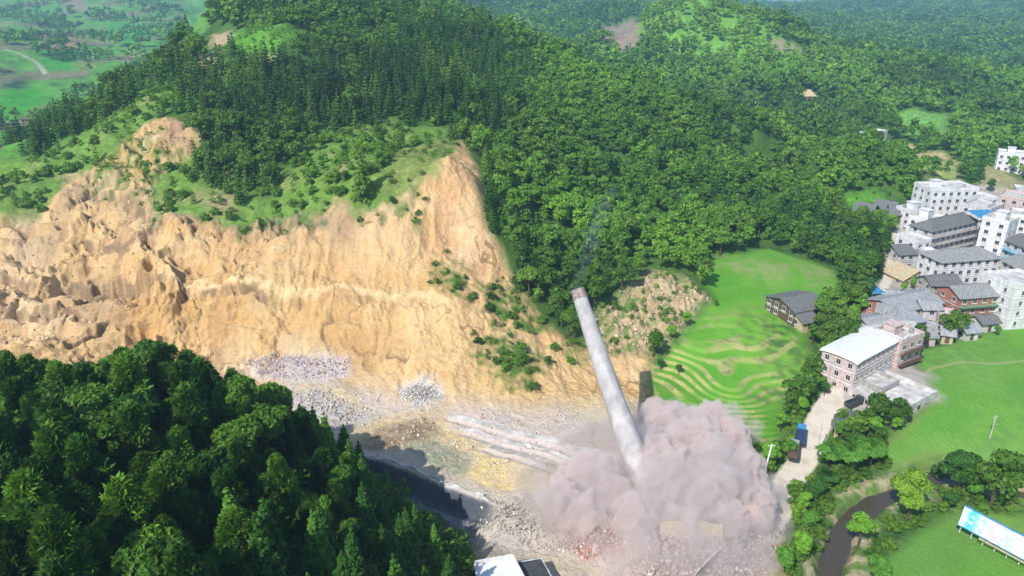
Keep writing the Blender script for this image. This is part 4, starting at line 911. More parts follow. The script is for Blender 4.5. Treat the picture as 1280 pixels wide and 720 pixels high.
W('plain bright white block at the right edge above the lawn', (1255,412), (1300,408), 12, 4, 'white', z=-1, fh=3.2, ww=1.1, wsp=5, hut=False)
W('red-brick house with dark overhanging roof and a green railing', (1192,408), (1254,403), 9, 3, 'brick', 'gable', 'tile2', z=-1.2, rh=1.8, balcony='green', trim='white2')
W('brick house under a broad pale grey roof, left of the house with the green railing', (1116,415), (1172,401), 11, 2, 'brick', 'gable', 'sheet', z=-1.2, rh=1.8, trim='concrete2')
W('small brick house behind the leftmost end of the brick row', (1104,396), (1128,400), 8, 2, 'brick', 'gable', 'sheet', rh=1.2)
W('low house with a dark tiled roof tucked below the long white block', (1160,378), (1196,376), 7, 2, 'concrete', 'gable', 'tile', rh=1.7)
W('small house with a tan gabled end at the left of the white blocks', (1127,361), (1158,357), 9, 1, 'tan', 'gable', 'tan', fh=3.4, rh=2.6, axis='y')
W('grey-roofed house between the tan gable and the narrow white house', (1120,338), (1160,336), 9, 2, 'concrete2', 'gable', 'tile', rh=1.8)
W('pinkish house with small porch beside the red awning', (1140,421), (1166,425), 6, 1, 'pink', 'gable', 'sheet', rh=1.2)
W('small pinkish flat-roofed house right of the red awning', (1168,417), (1190,420), 6, 2, 'pink', z=-1.4, fh=2.6)
W('one-storey grey hut beneath the two blue awnings', (1196,421), (1216,420), 5, 1, 'concrete', 'flat', 'tile', hut=False)
W('small hut with dark roof at the road end above the lawn', (1226,416), (1246,414), 5, 1, 'concrete2', 'gable', 'tile', rh=1.2)
W('house in rough grey sheet roofing, back row of the three stepped grey roofs', (1086,430), (1150,421), 8, 2, 'concrete', 'gable', 'sheet', fh=2.6, rh=1.0)
W('house in rough grey sheet roofing, middle row of the three stepped grey roofs', (1082,446), (1148,435), 8, 2, 'pink', 'gable', 'concrete2', fh=2.6, rh=1.0)
W('low shed in front of the three stepped grey roofs, pale flat top', (1110,452), (1146,445), 5, 2, 'concrete2', 'flat', 'concrete', fh=2.8, hut=False)
W('pinkish three-storey block with a rounded white roof beside the road', (1063,497), (1116,466), 9, 3, 'pink', 'round', 'roofwhite', fh=3.2, wsp=2.2, ww=1.2, z=-1.6, rh=.5, trim='white', name='apartment_block', cat='building')
W('pinkish house with dark balconies attached behind the rounded white roof block', (1118,470), (1146,459), 8, 3, 'pink', 'flat', 'concrete2', fh=3.1, z=-1.6, balcony='timber')
W('wide one-storey warehouse with a bare pale concrete roof beside the green field', (1124,529), (1168,505), 13, 1, 'concrete2', 'flat', 'concrete2', fh=2.6, z=-1.9, name='warehouse', cat='warehouse', hut=False)
W('smaller flat concrete shed joined to the back of the warehouse', (1098,505), (1120,494), 9, 1, 'concrete', 'flat', 'concrete2', fh=3.4, z=-1.8, name='shed', cat='shed', hut=False)
W('little tan shed with a dark gabled roof where the road bends', (1042,545), (1072,552), 5.5, 1, 'tan', 'gable', 'tile', fh=2.5, rh=1.5, z=-1.8, axis='y', name='shed', cat='shed', ww=.8, wh=.8)
W('timber farmhouse with a long dark tiled roof alone among the rice fields', (956,386), (992,406), 11, 2, 'timber', 'gable', 'tile', fh=2.1, rh=1.8, z=2.3, axis='y', name='farmhouse', cat='farmhouse', trim='tan')
W('lean-to with tan walls on the downhill end of the timber farmhouse', (1003,413), (1020,410), 6, 1, 'tan', 'gable', 'tile', fh=2.6, rh=1.3, z=2.0, name='shed', cat='shed')
for i, (p, q, lab) in enumerate([((1064,280),(1086,284),'leftmost'), ((1088,276),(1112,281),'middle'), ((1110,285),(1134,287),'rightmost')]):
    W(f'{lab} of the three dark-roofed timber houses at the edge of the forest behind the village', p, q, 9, 2, 'timber', 'gable', 'tile', z=0, rh=2.6)
W('long pale building by the tan field at the upper right edge', (1243,214), (1296,219), 10, 3, 'white', z=1, fh=3.2)
W('low pale building beside the stream far up the valley', (1078,178), (1108,172), 8, 1, 'white2', 'flat', 'roofwhite', z=1, fh=4, wsp=6, hut=False, name='building', cat='building')
W('cluster house with grey roof in the woods below the light green knoll', (924,137), (958,137), 14, 2, 'tan', 'gable', 'tile2', z=2, rh=3, wsp=6)
W('tall timber tower with an upturned roof standing in the distant forest', (1003,140), (1017,140), 9, 4, 'timber', 'hip', 'tan', z=2, fh=3.2, rh=4, wsp=4, name='tower', cat='tower')
for lab, p, q, d, f, wl, rf, rm in [
    ('small white house wedged between the tallest block and the forest edge', (1134,292), (1152,290), 8, 3, 'white', 'flat', 'tile'),
    ('white flat-roofed house behind the blue canopy, second row from the back', (1222,284), (1240,283), 9, 4, 'white', 'flat', 'tile'),
    ('cream white house with roof parapet behind the pinkish four-storey house', (1262,272), (1300,276), 10, 4, 'white2', 'flat', 'tile'),
    ('white house with grey roof just below the pinkish four-storey house', (1252,306), (1300,314), 11, 4, 'white', 'flat', 'concrete2'),
    ('pale house pressed against the left side of the dark hipped roof', (1140,333), (1158,330), 9, 3, 'white', 'flat', 'concrete2'),
    ('white two-storey house between the tan gable and the long white block', (1158,352), (1172,352), 8, 3, 'white', 'flat', 'concrete2'),
    ('grey-roofed low house between the brick house and the stepped grey roofs', (1092,412), (1112,416), 7, 2, 'concrete', 'gable', 'tile2'),
    ('pale little house behind the red awning, roof of grey sheet', (1150,408), (1172,408), 6, 2, 'white2', 'gable', 'sheet'),
    ('rear pinkish house directly behind the three stepped grey roofs', (1146,432), (1168,432), 6, 1, 'pink', 'gable', 'tile2'),
    ('small tan hut on the village edge above the field path', (1176,428), (1190,430), 4, 1, 'tan', 'gable', 'sheet'),
    ('grey hut with pale roof between the two blue awnings and the lawn', (1206,426), (1222,424), 4, 1, 'concrete2', 'gable', 'sheet'),
    ('low white house between the green-railed brick house and the white wing', (1262,384), (1278,390), 6, 2, 'white', 'gable', 'tile2')]:
    W(lab, p, q, d, f, wl, rf, rm, z=-.6, fh=2.9, rh=1.3)
# roof canopy, awnings and tarpaulin
def awning(label, u, v, z, w_, d_, mt, rot=0, h=2.6):
    x, y = atz(u, v, z); o = thing('awning', (x, y, z - h), rot, label, 'awning')
    b = MB(); b.add([(0,0,h-.5),(w_,0,h-.5),(w_,d_,h+.2),(0,d_,h+.2),(0,0,h-.44),(w_,0,h-.44),(w_,d_,h+.26),(0,d_,h+.26)], [(0,3,2,1),(4,5,6,7),(0,1,5,4),(1,2,6,5),(2,3,7,6),(3,0,4,7)]); b.build('cover', M[mt], o)
    for (px, py) in ((.15,.15),(w_-.15,.15),(.15,d_-.15),(w_-.15,d_-.15)):
        q = MB(); q.tube([(px,py,0),(px,py,h-.47 + .7*py/d_)], [.06,.06], 6); q.build('post', M['frame'], o)
awning('blue canopy on the roof of the white four-storey house', 1224, 270, 14.4, 9, 7, 'blue', .1, 2)
awning('bright blue awning in the village lane, left one of the pair', 1196, 411, 1.4, 5.5, 4, 'blue')
awning('paler blue awning in the village lane, right one of the pair', 1228, 405, 1.4, 4.5, 4, 'cyan')
awning('red awning at the foot of the brick houses', 1134, 411, 1.4, 4.5, 3, 'red')
awning('dark blue tarpaulin shelter between the large tree and the village', 1088, 366, 3.0, 5.5, 6, 'blue', .2, 4)
# white building at the lower edge of the quarry and the dark one beside it
def flat_quad(name, label, pts, z, z0, wall, roof, cat, par=.8):
    P = [atz(u, v, z) for u, v in pts]; cx = sum(p[0] for p in P) / 4; cy_ = sum(p[1] for p in P) / 4
    o = thing(name, (cx, cy_, z0), 0, label, cat); Q_ = [(p[0]-cx, p[1]-cy_) for p in P]
    ar = sum(Q_[i][0]*Q_[(i+1)%4][1]-Q_[(i+1)%4][0]*Q_[i][1] for i in range(4))
    if ar < 0: Q_ = Q_[::-1]
    sh = lambda k: [(x * k, y * k) for x, y in Q_]
    b = MB(); b.prism(Q_, -1, z - z0 - par)
    I = sh(.93); 
    for i in range(4):
        j = (i+1) % 4; b.prism([Q_[i], Q_[j], I[j], I[i]], z-z0-par, z-z0)
    b.build('wall', M[wall], o); r = MB(); r.prism(sh(.928), z-z0-par+.003, z-z0-par+.06); r.build('roof', M[roof], o)
    for i in range(4):
        j = (i+1) % 4; mx_, my_ = (Q_[i][0]+Q_[j][0])/2, (Q_[i][1]+Q_[j][1])/2; rt = math.atan2(Q_[j][1]-Q_[i][1], Q_[j][0]-Q_[i][0])
        for f_ in (.28, .72): put_window(o, Q_[i][0]+(Q_[j][0]-Q_[i][0])*f_, Q_[i][1]+(Q_[j][1]-Q_[i][1])*f_, (z-z0-par)*.55, rt, 1.1, 1.2)
    return o
o = flat_quad('site_office', 'small white flat-roofed building with parapet at the foot of the quarry', [(592,701),(641,692),(658,724),(598,738)], 4.5, 0, 'white', 'roofwhite', 'building')
o = flat_quad('shed', 'low shed with a dark charcoal roof against the small white building', [(646,702),(677,697),(694,728),(660,734)], 3.0, 0, 'white2', 'darkroof', 'shed', .12)
# signboard in the near field
m, t, b = newmat('signboard_print'); tc = t.nodes.new('ShaderNodeTexCoord'); sx = t.nodes.new('ShaderNodeSeparateXYZ'); t.links.new(tc.outputs['Object'], sx.inputs[0])
mr = t.nodes.new('ShaderNodeMapRange'); mr.inputs[1].default_value = 0; mr.inputs[2].default_value = 17; t.links.new(sx.outputs[0], mr.inputs[0])
r = t.nodes.new('ShaderNodeValToRGB'); r.color_ramp.interpolation = 'EASE'; E = r.color_ramp.elements; E[0].position = 0; E[0].color = (.55,.72,.80,1); E[1].position = 1; E[1].color = (.22,.50,.80,1)
for p_, c_ in [(.1,(.10,.50,.85,1)),(.2,(.35,.68,.90,1)),(.33,(.62,.50,.80,1)),(.45,(.45,.52,.80,1)),(.58,(.60,.66,.85,1)),(.72,(.55,.45,.75,1)),(.85,(.35,.62,.85,1))]: e_ = E.new(p_); e_.color = c_
t.links.new(mr.outputs[0], r.inputs[0]); nz = t.nodes.new('ShaderNodeTexNoise'); nz.inputs['Scale'].default_value = 1.1; nz.inputs['Detail'].default_value = 4; t.links.new(tc.outputs['Object'], nz.inputs['Vector'])
mx = t.nodes.new('ShaderNodeMix'); mx.data_type = 'RGBA'; mx.inputs['B'].default_value = (.75,.78,.82,1); mr2 = t.nodes.new('ShaderNodeMapRange'); mr2.inputs[1].default_value = .5; mr2.inputs[2].default_value = .62; t.links.new(nz.outputs[0], mr2.inputs[0]); t.links.new(mr2.outputs[0], mx.inputs['Factor'])
t.links.new(r.outputs[0], mx.inputs['A']); t.links.new(mx.outputs['Result'], b.inputs['Base Color']); b.inputs['Roughness'].default_value = .5
zb = -2.9; a = atz(1196, 660, zb); c2 = atz(1292, 712, zb); L = math.hypot(c2[0]-a[0], c2[1]-a[1]); rot = math.atan2(c2[1]-a[1], c2[0]-a[0])
o = thing('signboard', (a[0], a[1], zb), rot, 'long blue, white and pink printed signboard standing on posts in the near green field', 'signboard')
q = MB(); q.add([(0,0,.9),(L,0,.9),(L,.9,4.6),(0,.9,4.6),(0,.12,.87),(L,.12,.87),(L,1.02,4.57),(0,1.02,4.57)], [(0,1,2,3),(7,6,5,4),(0,4,5,1),(1,5,6,2),(2,6,7,3),(3,7,4,0)]); q.build('printed_panel', m, o)
q = MB(); 
for (z0_, z1_) in ((.78,.9),(4.6,4.74)): y0_ = (z0_-.9)*.243; q.box(-.1, L+.1, y0_-.06, y0_+.22, z0_, z1_)
q.build('border', M['blue'], o)
q = MB(); q.box(L*.30, L*1.0, -.32, -.24, .35, .72); q.build('lower_strip', M['tan'], o)
for k in range(7):
    q = MB(); x_ = .4 + k * (L - .8) / 6; q.tube([(x_, .5, -1), (x_, .95, 4.3)], [.09,.09], 6).tube([(x_, 2.6, -1), (x_, 1.0, 3.6)], [.06,.06], 6); q.build('post', M['frame'], o)
# leaning white pole
x, y = atz(953, 603, -1.5); o = thing('utility_pole', (x, y, -1.5), 0, 'slim white concrete pole leaning beside the dust at the foot of the terraces', 'pole')
q = MB(); q.tube([(0,0,-1),(.35,.1,4.5),(.8,.2,9)], [.2,.16,.11], 10); q.build('shaft', M['roofwhite'], o, smooth=True); q = MB(); q.box(.1,1.5,.15,.25,8.5,8.62); q.build('cross_arm', M['frame'], o)
for k in (.2,.8,1.4): q = MB(); q.tube([(k,.2,8.62),(k,.2,8.85)], [.06,.04], 8); q.build('insulator', M['white'], o)
M['navy'] = mat('navy_paint', (.03,.06,.14), .5, .1, 2)
def long_wall(label, pa, pb, h, th, mt, zz=.0):
    a = atz(*pa, zz); b_ = atz(*pb, zz); L = math.hypot(b_[0]-a[0], b_[1]-a[1]); rot = math.atan2(b_[1]-a[1], b_[0]-a[0]); n = 40; ca, sa = math.cos(rot), math.sin(rot)
    q = MB(); tops = []; V_ = []
    for i in range(n + 1):
        x = L * i / n; g_ = float(Hs(a[0] + ca * x, a[1] + sa * x)); w0 = .25 * math.sin(i * .9 + L); hh = h * (1 - .25 * (random.random() < .2)); V_ += [(x, w0, g_ - .6), (x, w0 + th, g_ - .6), (x, w0 + th, g_ + hh), (x, w0, g_ + hh)]
    Fc = [(0,1,2,3)]
    for i in range(n): k = i * 4; Fc += [(k, k+4, k+5, k+1), (k+1, k+5, k+6, k+2), (k+2, k+6, k+7, k+3), (k+3, k+7, k+4, k)]
    Fc.append((n*4+3, n*4+2, n*4+1, n*4)); q.add(V_, Fc); o = q.build('retaining_wall', M[mt]); o.location = (a[0], a[1], 0); o.rotation_euler = (0, 0, rot); o['label'] = label; o['category'] = 'wall'; o['kind'] = 'thing'; return o
long_wall('longest and uppermost pale concrete wall crossing the quarry floor towards the chimney', (560,521), (775,580), .75, .6, 'concrete2')
long_wall('middle pale concrete wall, parallel to the longest one on the quarry floor', (574,535), (752,587), .6, .45, 'concrete2')
long_wall('shortest and lowest of the parallel walls on the quarry floor, above the yellow sand', (600,552), (698,586), .5, .5, 'concrete')
long_wall('pale parapet along the upper edge of the shaded pit', (452,568), (604,622), .35, .35, 'white2')
long_wall('dark low wall at the lower side of the shaded pit', (500,636), (572,668), .5, .4, 'darkroof')
def pole(label, u, v, z, h):
    x, y = atz(u, v, z); o = thing('utility_pole', (x, y, z), random.uniform(0, 1.5), label, 'pole'); q = MB(); q.tube([(0,0,-1),(0,0,h)], [.15,.1], 8); q.build('shaft', M['concrete2'], o); q = MB(); q.box(-.8,.8,-.05,.05,h-.7,h-.58); q.build('cross_arm', M['frame'], o)
pole('thin upright utility pole where the road meets the bamboo', 1022, 562, -1.4, 7.5); pole('thin upright utility pole at the corner of the concrete platform', 1076, 524, -1.4, 7.5); pole('thin upright utility pole standing in the large green field', 1237, 548, -2, 6); pole('thin upright utility pole by the brick houses', 1100, 418, -1, 8)
# vehicles
def truck(label, u, v, z, rot, cabm, bedm, bedl=3.4):
    x, y = atz(u, v, z); o = thing('truck', (x, y, z), rot, label, 'truck')
    b = MB(); b.box(-bedl/2-1.1, bedl/2+1.3, -.5, .5, .45, .68); b.build('chassis', M['rubber'], o)
    b = MB(); xf = bedl/2+.2; b.add([(xf,-.95,.6),(xf+1.6,-.95,.6),(xf+1.6,.95,.6),(xf,.95,.6),(xf,-.9,2.2),(xf+1.15,-.9,2.2),(xf+1.15,.9,2.2),(xf,.9,2.2),(xf+1.62,-.95,1.35),(xf+1.62,.95,1.35)],
        [(0,3,2,1),(4,5,6,7),(0,1,8,5,4),(3,7,6,9,2),(1,2,9,8),(0,4,7,3)]); cb = b.build('cab', M[cabm], o)
    b = MB(); b.add([(xf+1.6,-.8,1.4),(xf+1.6,.8,1.4),(xf+1.22,.78,2.08),(xf+1.22,-.78,2.08)], [(0,1,2,3)]); b.V = [(p[0]+.04,p[1],p[2]) for p in b.V]; b.build('windscreen', M['glass'], cb)
    b = MB(); h_ = .75; x0, x1 = -bedl/2-1.2, bedl/2+.05; b.box(x0,x1,-1,1,.7,.82).box(x0,x1,-1,-.92,.82,.82+h_).box(x0,x1,.92,1,.82,.82+h_).box(x0,x0+.08,-.92,.92,.82,.82+h_).box(x1-.08,x1,-.92,.92,.82,.82+h_); b.build('bed', M[bedm], o)
    for sx_ in (-bedl/2-.4, bedl/2+.9):
        for sy_ in (-.85, .85):
            b = MB(); b.tube([(sx_, sy_-.14, .42),(sx_, sy_+.14, .42)], [.42,.42], 14); wq = b.build('wheel', M['rubber'], o); b = MB(); b.tube([(sx_, sy_-.15, .42),(sx_, sy_+.15, .42)], [.2,.2], 10); b.build('rim', M['frame'], wq)
    for sy_ in (-.7,.7): b = MB(); b.box(xf+1.6,xf+1.68,sy_-.14,sy_+.14,.8,1.0); b.build('headlight', M['white'], o)
truck('dark blue truck parked on the left side of the road', 1000, 549, -1.35, 1.15, 'blue', 'navy')
truck('small grey truck parked behind the dark blue one, nearer the dust', 991, 568, -1.35, 1.15, 'sheet', 'timber', 2.6)
truck('dark pickup standing at the corner of the pinkish three-storey block', 1067, 508, -1.4, .5, 'darkroof', 'darkroof', 2.4)
# ------------------------------------------------------------------ falling chimney
m, t, b = newmat('chimney_concrete'); tc = t.nodes.new('ShaderNodeTexCoord'); nz = t.nodes.new('ShaderNodeTexNoise'); nz.inputs['Scale'].default_value = .5; nz.inputs['Detail'].default_value = 6; mp = t.nodes.new('ShaderNodeMapping'); mp.inputs['Scale'].default_value = (1.2, 1.2, .35)
t.links.new(tc.outputs['Object'], mp.inputs[0]); t.links.new(mp.outputs[0], nz.inputs['Vector']); r = t.nodes.new('ShaderNodeValToRGB'); r.color_ramp.elements[0].position = .33; r.color_ramp.elements[0].color = (.33,.315,.32,1); r.color_ramp.elements[1].position = .66; r.color_ramp.elements[1].color = (.50,.485,.495,1)
t.links.new(nz.outputs[0], r.inputs[0]); AX = (Vector(at(722, 362, 136)) - Vector((*atz(812, 622, 0), 0))).normalized(); dt = t.nodes.new('ShaderNodeVectorMath'); dt.operation = 'DOT_PRODUCT'; dt.inputs[1].default_value = AX; t.links.new(tc.outputs['Object'], dt.inputs[0])
ml = t.nodes.new('ShaderNodeMath'); ml.operation = 'MULTIPLY'; ml.inputs[1].default_value = .55; fr2 = t.nodes.new('ShaderNodeMath'); fr2.operation = 'FRACT'; lt_ = t.nodes.new('ShaderNodeMath'); lt_.operation = 'LESS_THAN'; lt_.inputs[1].default_value = .10
t.links.new(dt.outputs['Value'], ml.inputs[0]); t.links.new(ml.outputs[0], fr2.inputs[0]); t.links.new(fr2.outputs[0], lt_.inputs[0])
jm = t.nodes.new('ShaderNodeMix'); jm.data_type = 'RGBA'; jm.inputs['B'].default_value = (.27,.26,.26,1); jf = t.nodes.new('ShaderNodeMath'); jf.operation = 'MULTIPLY'; jf.inputs[1].default_value = .28; t.links.new(lt_.outputs[0], jf.inputs[0]); t.links.new(jf.outputs[0], jm.inputs['Factor']); t.links.new(r.outputs[0], jm.inputs['A'])
t.links.new(jm.outputs['Result'], b.inputs['Base Color']); b.inputs['Roughness'].default_value = .9; bp = t.nodes.new('ShaderNodeBump'); bp.inputs['Strength'].default_value = .4; bp.inputs['Distance'].default_value = .15; t.links.new(nz.outputs[0], bp.inputs['Height']); t.links.new(bp.outputs[0], b.inputs['Normal']); M['chim'] = m
Tp = Vector(at(722, 362, 136)); Bp = Vector((*atz(812, 622, 0), 0)); Mp = (Tp + Bp) / 2 + Vector((-.35, 0, .2))
pts = []; NS = 26
for i in range(NS + 1):
    s = i / NS; q2 = (2 * Mp - .5 * Bp - .5 * Tp); pts.append(tuple(Bp * (1-s)**2 + q2 * 2 * s * (1-s) + Tp * s * s - Bp))
o = thing('chimney', tuple(Bp), 0, 'tall pale concrete chimney leaning over as it collapses into the dust cloud', 'chimney')
rad = lambda s: 2.6 - 1.2 * s
V1, F1 = tube_np(pts, [rad(i / NS) for i in range(NS + 1)], 40); V2, F2 = tube_np(pts, [rad(i / NS) - .32 for i in range(NS + 1)], 40)
Fa = [tuple(map(int, f)) for f in F1] + [tuple(int(x) + len(V1) for x in f[::-1]) for f in F2]
k0_ = NS * 40
for k in range(40): Fa.append((k0_+k, k0_+(k+1) % 40, len(V1)+k0_+(k+1) % 40, len(V1)+k0_+k))
q = MB(); q.add(np.concatenate([V1, V2]), Fa); q.build('shaft', M['chim'], o, smooth=True)
M['rimc'] = mat('sooty_rim', (.34,.28,.27), .9, .25, 1.5)
pr = [Vector(p) for p in pts[-3:]]; dr = (pr[-1] - pr[-2]).normalized()
q = MB(); e0 = pr[-1] - dr * 2.0; e1 = pr[-1] + dr * .05; V_, F_ = tube_np([e0, e1], [1.46, 1.42], 40); V3, F3 = tube_np([e0, e1], [1.31, 1.27], 40)
Fa = [tuple(map(int, f)) for f in F_] + [tuple(int(x) + 80 for x in f[::-1]) for f in F3] + [(40+k, 40+(k+1) % 40, 120+(k+1) % 40, 120+k) for k in range(40)] + [(k, 80+k, 80+(k+1) % 40, (k+1) % 40) for k in range(40)]
q.add(np.concatenate([V_, V3]), Fa); q.build('rim', M['rimc'], o)
# ------------------------------------------------------------------ rubble
def rubble(name, label, poly, n, s0, s1, cols, pile=0, tmin=60):
    P = upoly(poly, tmin=tmin); x0 = min(p[0] for p in P); x1 = max(p[0] for p in P); y0 = min(p[1] for p in P); y1 = max(p[1] for p in P)
    cx, cy_ = (x0+x1)/2, (y0+y1)/2; X = rng.uniform(x0, x1, n*4); Y = rng.uniform(y0, y1, n*4); k = pip(X, Y, P); X, Y = X[k][:n], Y[k][:n]; n = len(X)
    dd_ = dist_poly(X, Y, P, True); mxd = dd_.max() + 1e-6
    s = s0 + (s1 - s0) * rng.random(n) ** 4; Z = Hs(X, Y) + s * .1 + pile * sstep(0, .8, dd_ / mxd) * rng.random(n) ** .5
    base = np.array([(-1,-1,-.6),(1,-1,-.6),(1,1,-.6),(-1,1,-.6),(-.8,-.7,.6),(.75,-.8,.6),(.7,.75,.6),(-.7,.8,.6)])
    V_ = base[None] * (s[:, None, None] * .5) * rng.uniform(.55, 1.25, (n, 1, 3)) + rng.normal(size=(n, 8, 3)) * s[:, None, None] * .08
    ax = rng.normal(size=(n, 3)); ax /= np.linalg.norm(ax, axis=1, keepdims=True); an = rng.random(n) * 6.28
    K = np.cross(ax[:, None, :], V_); V_ = V_ * np.cos(an)[:, None, None] + K * np.sin(an)[:, None, None] + ax[:, None, :] * (np.einsum('ij,ikj->ik', ax, V_))[..., None] * (1 - np.cos(an))[:, None, None]
    V_ += np.stack([X, Y, Z], 1)[:, None, :]
    fq = np.array([(0,3,2,1),(4,5,6,7),(0,1,5,4),(1,2,6,5),(2,3,7,6),(3,0,4,7)]); Fq = (fq[None] + np.arange(n)[:, None, None] * 8).reshape(-1, 4)
    cc = np.array(cols)[rng.integers(0, len(cols), n)] * (.8 + .4 * rng.random((n, 1)))
    link(name, mesh_from(name, V_.reshape(-1, 3), Fq, M['stone'], np.repeat(cc, 8, axis=0), smooth=False), kind='stuff', label=label)
M['stone'] = ground_mat('broken_stone', .25, .5, 2.5, .15)
rubble('brick_rubble', 'red brick rubble at the foot of the dust', [(695,610),(760,590),(800,600),(800,650),(770,690),(730,700),(700,665)], 4200, .12, .75, [(.46,.20,.16),(.52,.30,.25),(.44,.34,.31),(.54,.44,.41)], 2.0)
rubble('pale_rubble', 'pale rubble between the pit and the dust', [(604,625),(650,618),(720,640),(760,700),(660,686),(590,660)], 2600, .08, .5, [(.50,.45,.40),(.40,.36,.32),(.58,.53,.49),(.33,.30,.27)], .8)
rubble('white_rubble', 'heap of pinkish white stone under the face', [(300,445),(345,440),(440,448),(436,468),(380,476),(320,468)], 2400, .1, .5, [(.62,.54,.54),(.54,.46,.46),(.48,.44,.45)], 1.6)
rubble('grey_rubble', 'grey white stone on the quarry floor', [(365,490),(400,485),(430,500),(470,520),(420,535),(370,515)], 1200, .08, .6, [(.48,.45,.43),(.56,.51,.46),(.38,.34,.31)], .3)
rubble('stone_rubble', 'small white stone heap below the middle of the face', [(500,484),(540,480),(556,498),(520,508),(500,500)], 1500, .08, .5, [(.60,.59,.58),(.50,.49,.49),(.56,.50,.42)], 1.2)
rubble('pit_gravel', 'blue grey gravel in the shaded pit', [(450,600),(605,648),(600,668),(560,668),(440,620)], 1500, .08, .4, [(.20,.21,.23),(.26,.265,.28),(.12,.125,.14)], .1)
rubble('boulders', 'loose blocks scattered on the sandy floor', [(330,470),(560,505),(730,520),(780,560),(720,620),(620,600),(470,560),(420,520)], 1200, .08, .7, [(.56,.46,.32),(.44,.34,.24),(.62,.56,.48)], .1)
rubble('torn_rock', 'loose rock on the torn left part of the quarry', [(0,300),(130,220),(200,280),(200,340),(150,420),(0,440)], 500, .2, 1.0, [(.50,.38,.24),(.40,.30,.22),(.58,.46,.30)], 0)
rubble('scar_rock', 'loose rock on the scar above the paddies', [(790,352),(852,345),(888,375),(832,432),(745,440),(728,402)], 800, .2, 1.0, [(.48,.38,.24),(.36,.29,.19),(.56,.46,.30)], 0)
rubble('demolition_debris', 'broken concrete under the dust', [(780,600),(950,600),(975,660),(960,740),(800,740),(770,680)], 6500, .12, .9, [(.45,.38,.37),(.52,.46,.45),(.34,.29,.28),(.48,.34,.30)], 2.2)
def slab(label, u, v, z, L, w_, th, rot, tilt, mt='concrete', name='broken_wall'):
    x, y = atz(u, v, z); b = MB(); n = 9
    top = [(L*i/n, w_*(1 - .25*random.random())) for i in range(n+1)]
    pts_ = [(0,0)] + [(L,0)] + top[::-1]
    b.add([(p[0], 0, p[1]) for p in pts_] + [(p[0], th, p[1]) for p in pts_], [tuple(range(len(pts_))), tuple(range(len(pts_), 2*len(pts_)))[::-1]] + [(i, len(pts_)+i, len(pts_)+(i+1) % len(pts_), (i+1) % len(pts_)) for i in range(len(pts_))])
    o = b.build(name, M[mt], loc=(x, y, z)); o.rotation_euler = (tilt, 0, rot); o['label'] = label; o['category'] = 'wall'; o['kind'] = 'thing'
slab('long tan broken wall lying in the dust below the chimney', 826, 676, .6, 11, 3.4, .4, .02, -.5, 'tan')
slab('grey slab sticking up at the lower right of the dust', 868, 722, .8, 8, 1.8, .35, .8, .3)
slab('pinkish wall fragment at the right rim of the dust', 905, 642, 1.0, 6, 2.4, .35, -.2, -.35, 'pink')
# ------------------------------------------------------------------ dust and smoke
from mathutils import noise as mn
def billow(name, puffs, dens, col, vox, amp, freq, label, aniso=0.1):
    vs_ = []; fs_ = []; o = 0
    bm_ = __import__('bmesh').new(); __import__('bmesh').ops.create_icosphere(bm_, subdivisions=3, radius=1)
    bv = np.array([v.co[:] for v in bm_.verts]); bf = np.array([[v.index for v in f.verts] for f in bm_.faces]); bm_.free()
    for (x, y, z, r) in puffs: vs_.append(bv * r * np.array([1, 1, .92]) + (x, y, z)); fs_.append(bf + o); o += len(bv)
    me = bpy.data.meshes.new(name); me.from_pydata(np.concatenate(vs_).tolist(), [], np.concatenate(fs_).tolist())
    ob = bpy.data.objects.new(name, me); COL.objects.link(ob)
    md = ob.modifiers.new('r', 'REMESH'); md.mode = 'VOXEL'; md.voxel_size = vox
    dg = bpy.context.evaluated_depsgraph_get(); ev = ob.evaluated_get(dg); m2 = bpy.data.meshes.new_from_object(ev); ob.modifiers.clear(); ob.data = m2; m2.name = name
    n = len(m2.vertices); P = np.empty(n * 3); m2.vertices.foreach_get('co', P); P = P.reshape(-1, 3); Nn = np.empty(n * 3); m2.vertices.foreach_get('normal', Nn); Nn = Nn.reshape(-1, 3)
    D = np.empty(n)
    for i in range(n):
        p = Vector(P[i]); D[i] = amp * (1 - 2.2 * abs(mn.noise(p * freq))) + amp * .5 * (1 - 2.2 * abs(mn.noise(p * freq * 2.3 + Vector((9, 3, 1))))) + amp * .25 * (1 - 2 * abs(mn.noise(p * freq * 5.1)))
    P = P + Nn * (D - amp * .6)[:, None]
    m2.vertices.foreach_set('co', P.ravel()); m2.update()
    ma = bpy.data.materials.new(name); ma.use_nodes = True; t = ma.node_tree; t.nodes.remove(t.nodes['Principled BSDF'])
    v = t.nodes.new('ShaderNodeVolumePrincipled'); v.inputs['Color'].default_value = (*col, 1); v.inputs['Density'].default_value = dens; v.inputs['Anisotropy'].default_value = aniso
    t.links.new(v.outputs[0], t.nodes['Material Output'].inputs['Volume'])
    m2.materials.clear(); m2.materials.append(ma); ob['kind'] = 'stuff'; ob['label'] = label
    print(name, n); return ob
def pf(u, v, Y, r): x, y, z = at(u, v, Y); return (x, y, z, r)
random.seed(5)
main = [pf(*p) for p in [(735,600,117,5),(700,628,111,4),(725,650,108,4.5),(745,590,131,5),(790,655,108,5),(830,600,118,7),(870,575,124,7),(835,540,134,6.5),(880,540,132,6),(905,560,127,5.5),(915,595,120,6),(930,625,114,5),
                        (870,620,113,6),(905,650,108,4),(810,575,125,5.5),(850,655,106,3.2),(940,645,110,3.2),(760,625,113,4.5),(895,615,115,6),(850,625,113,5.5)]]
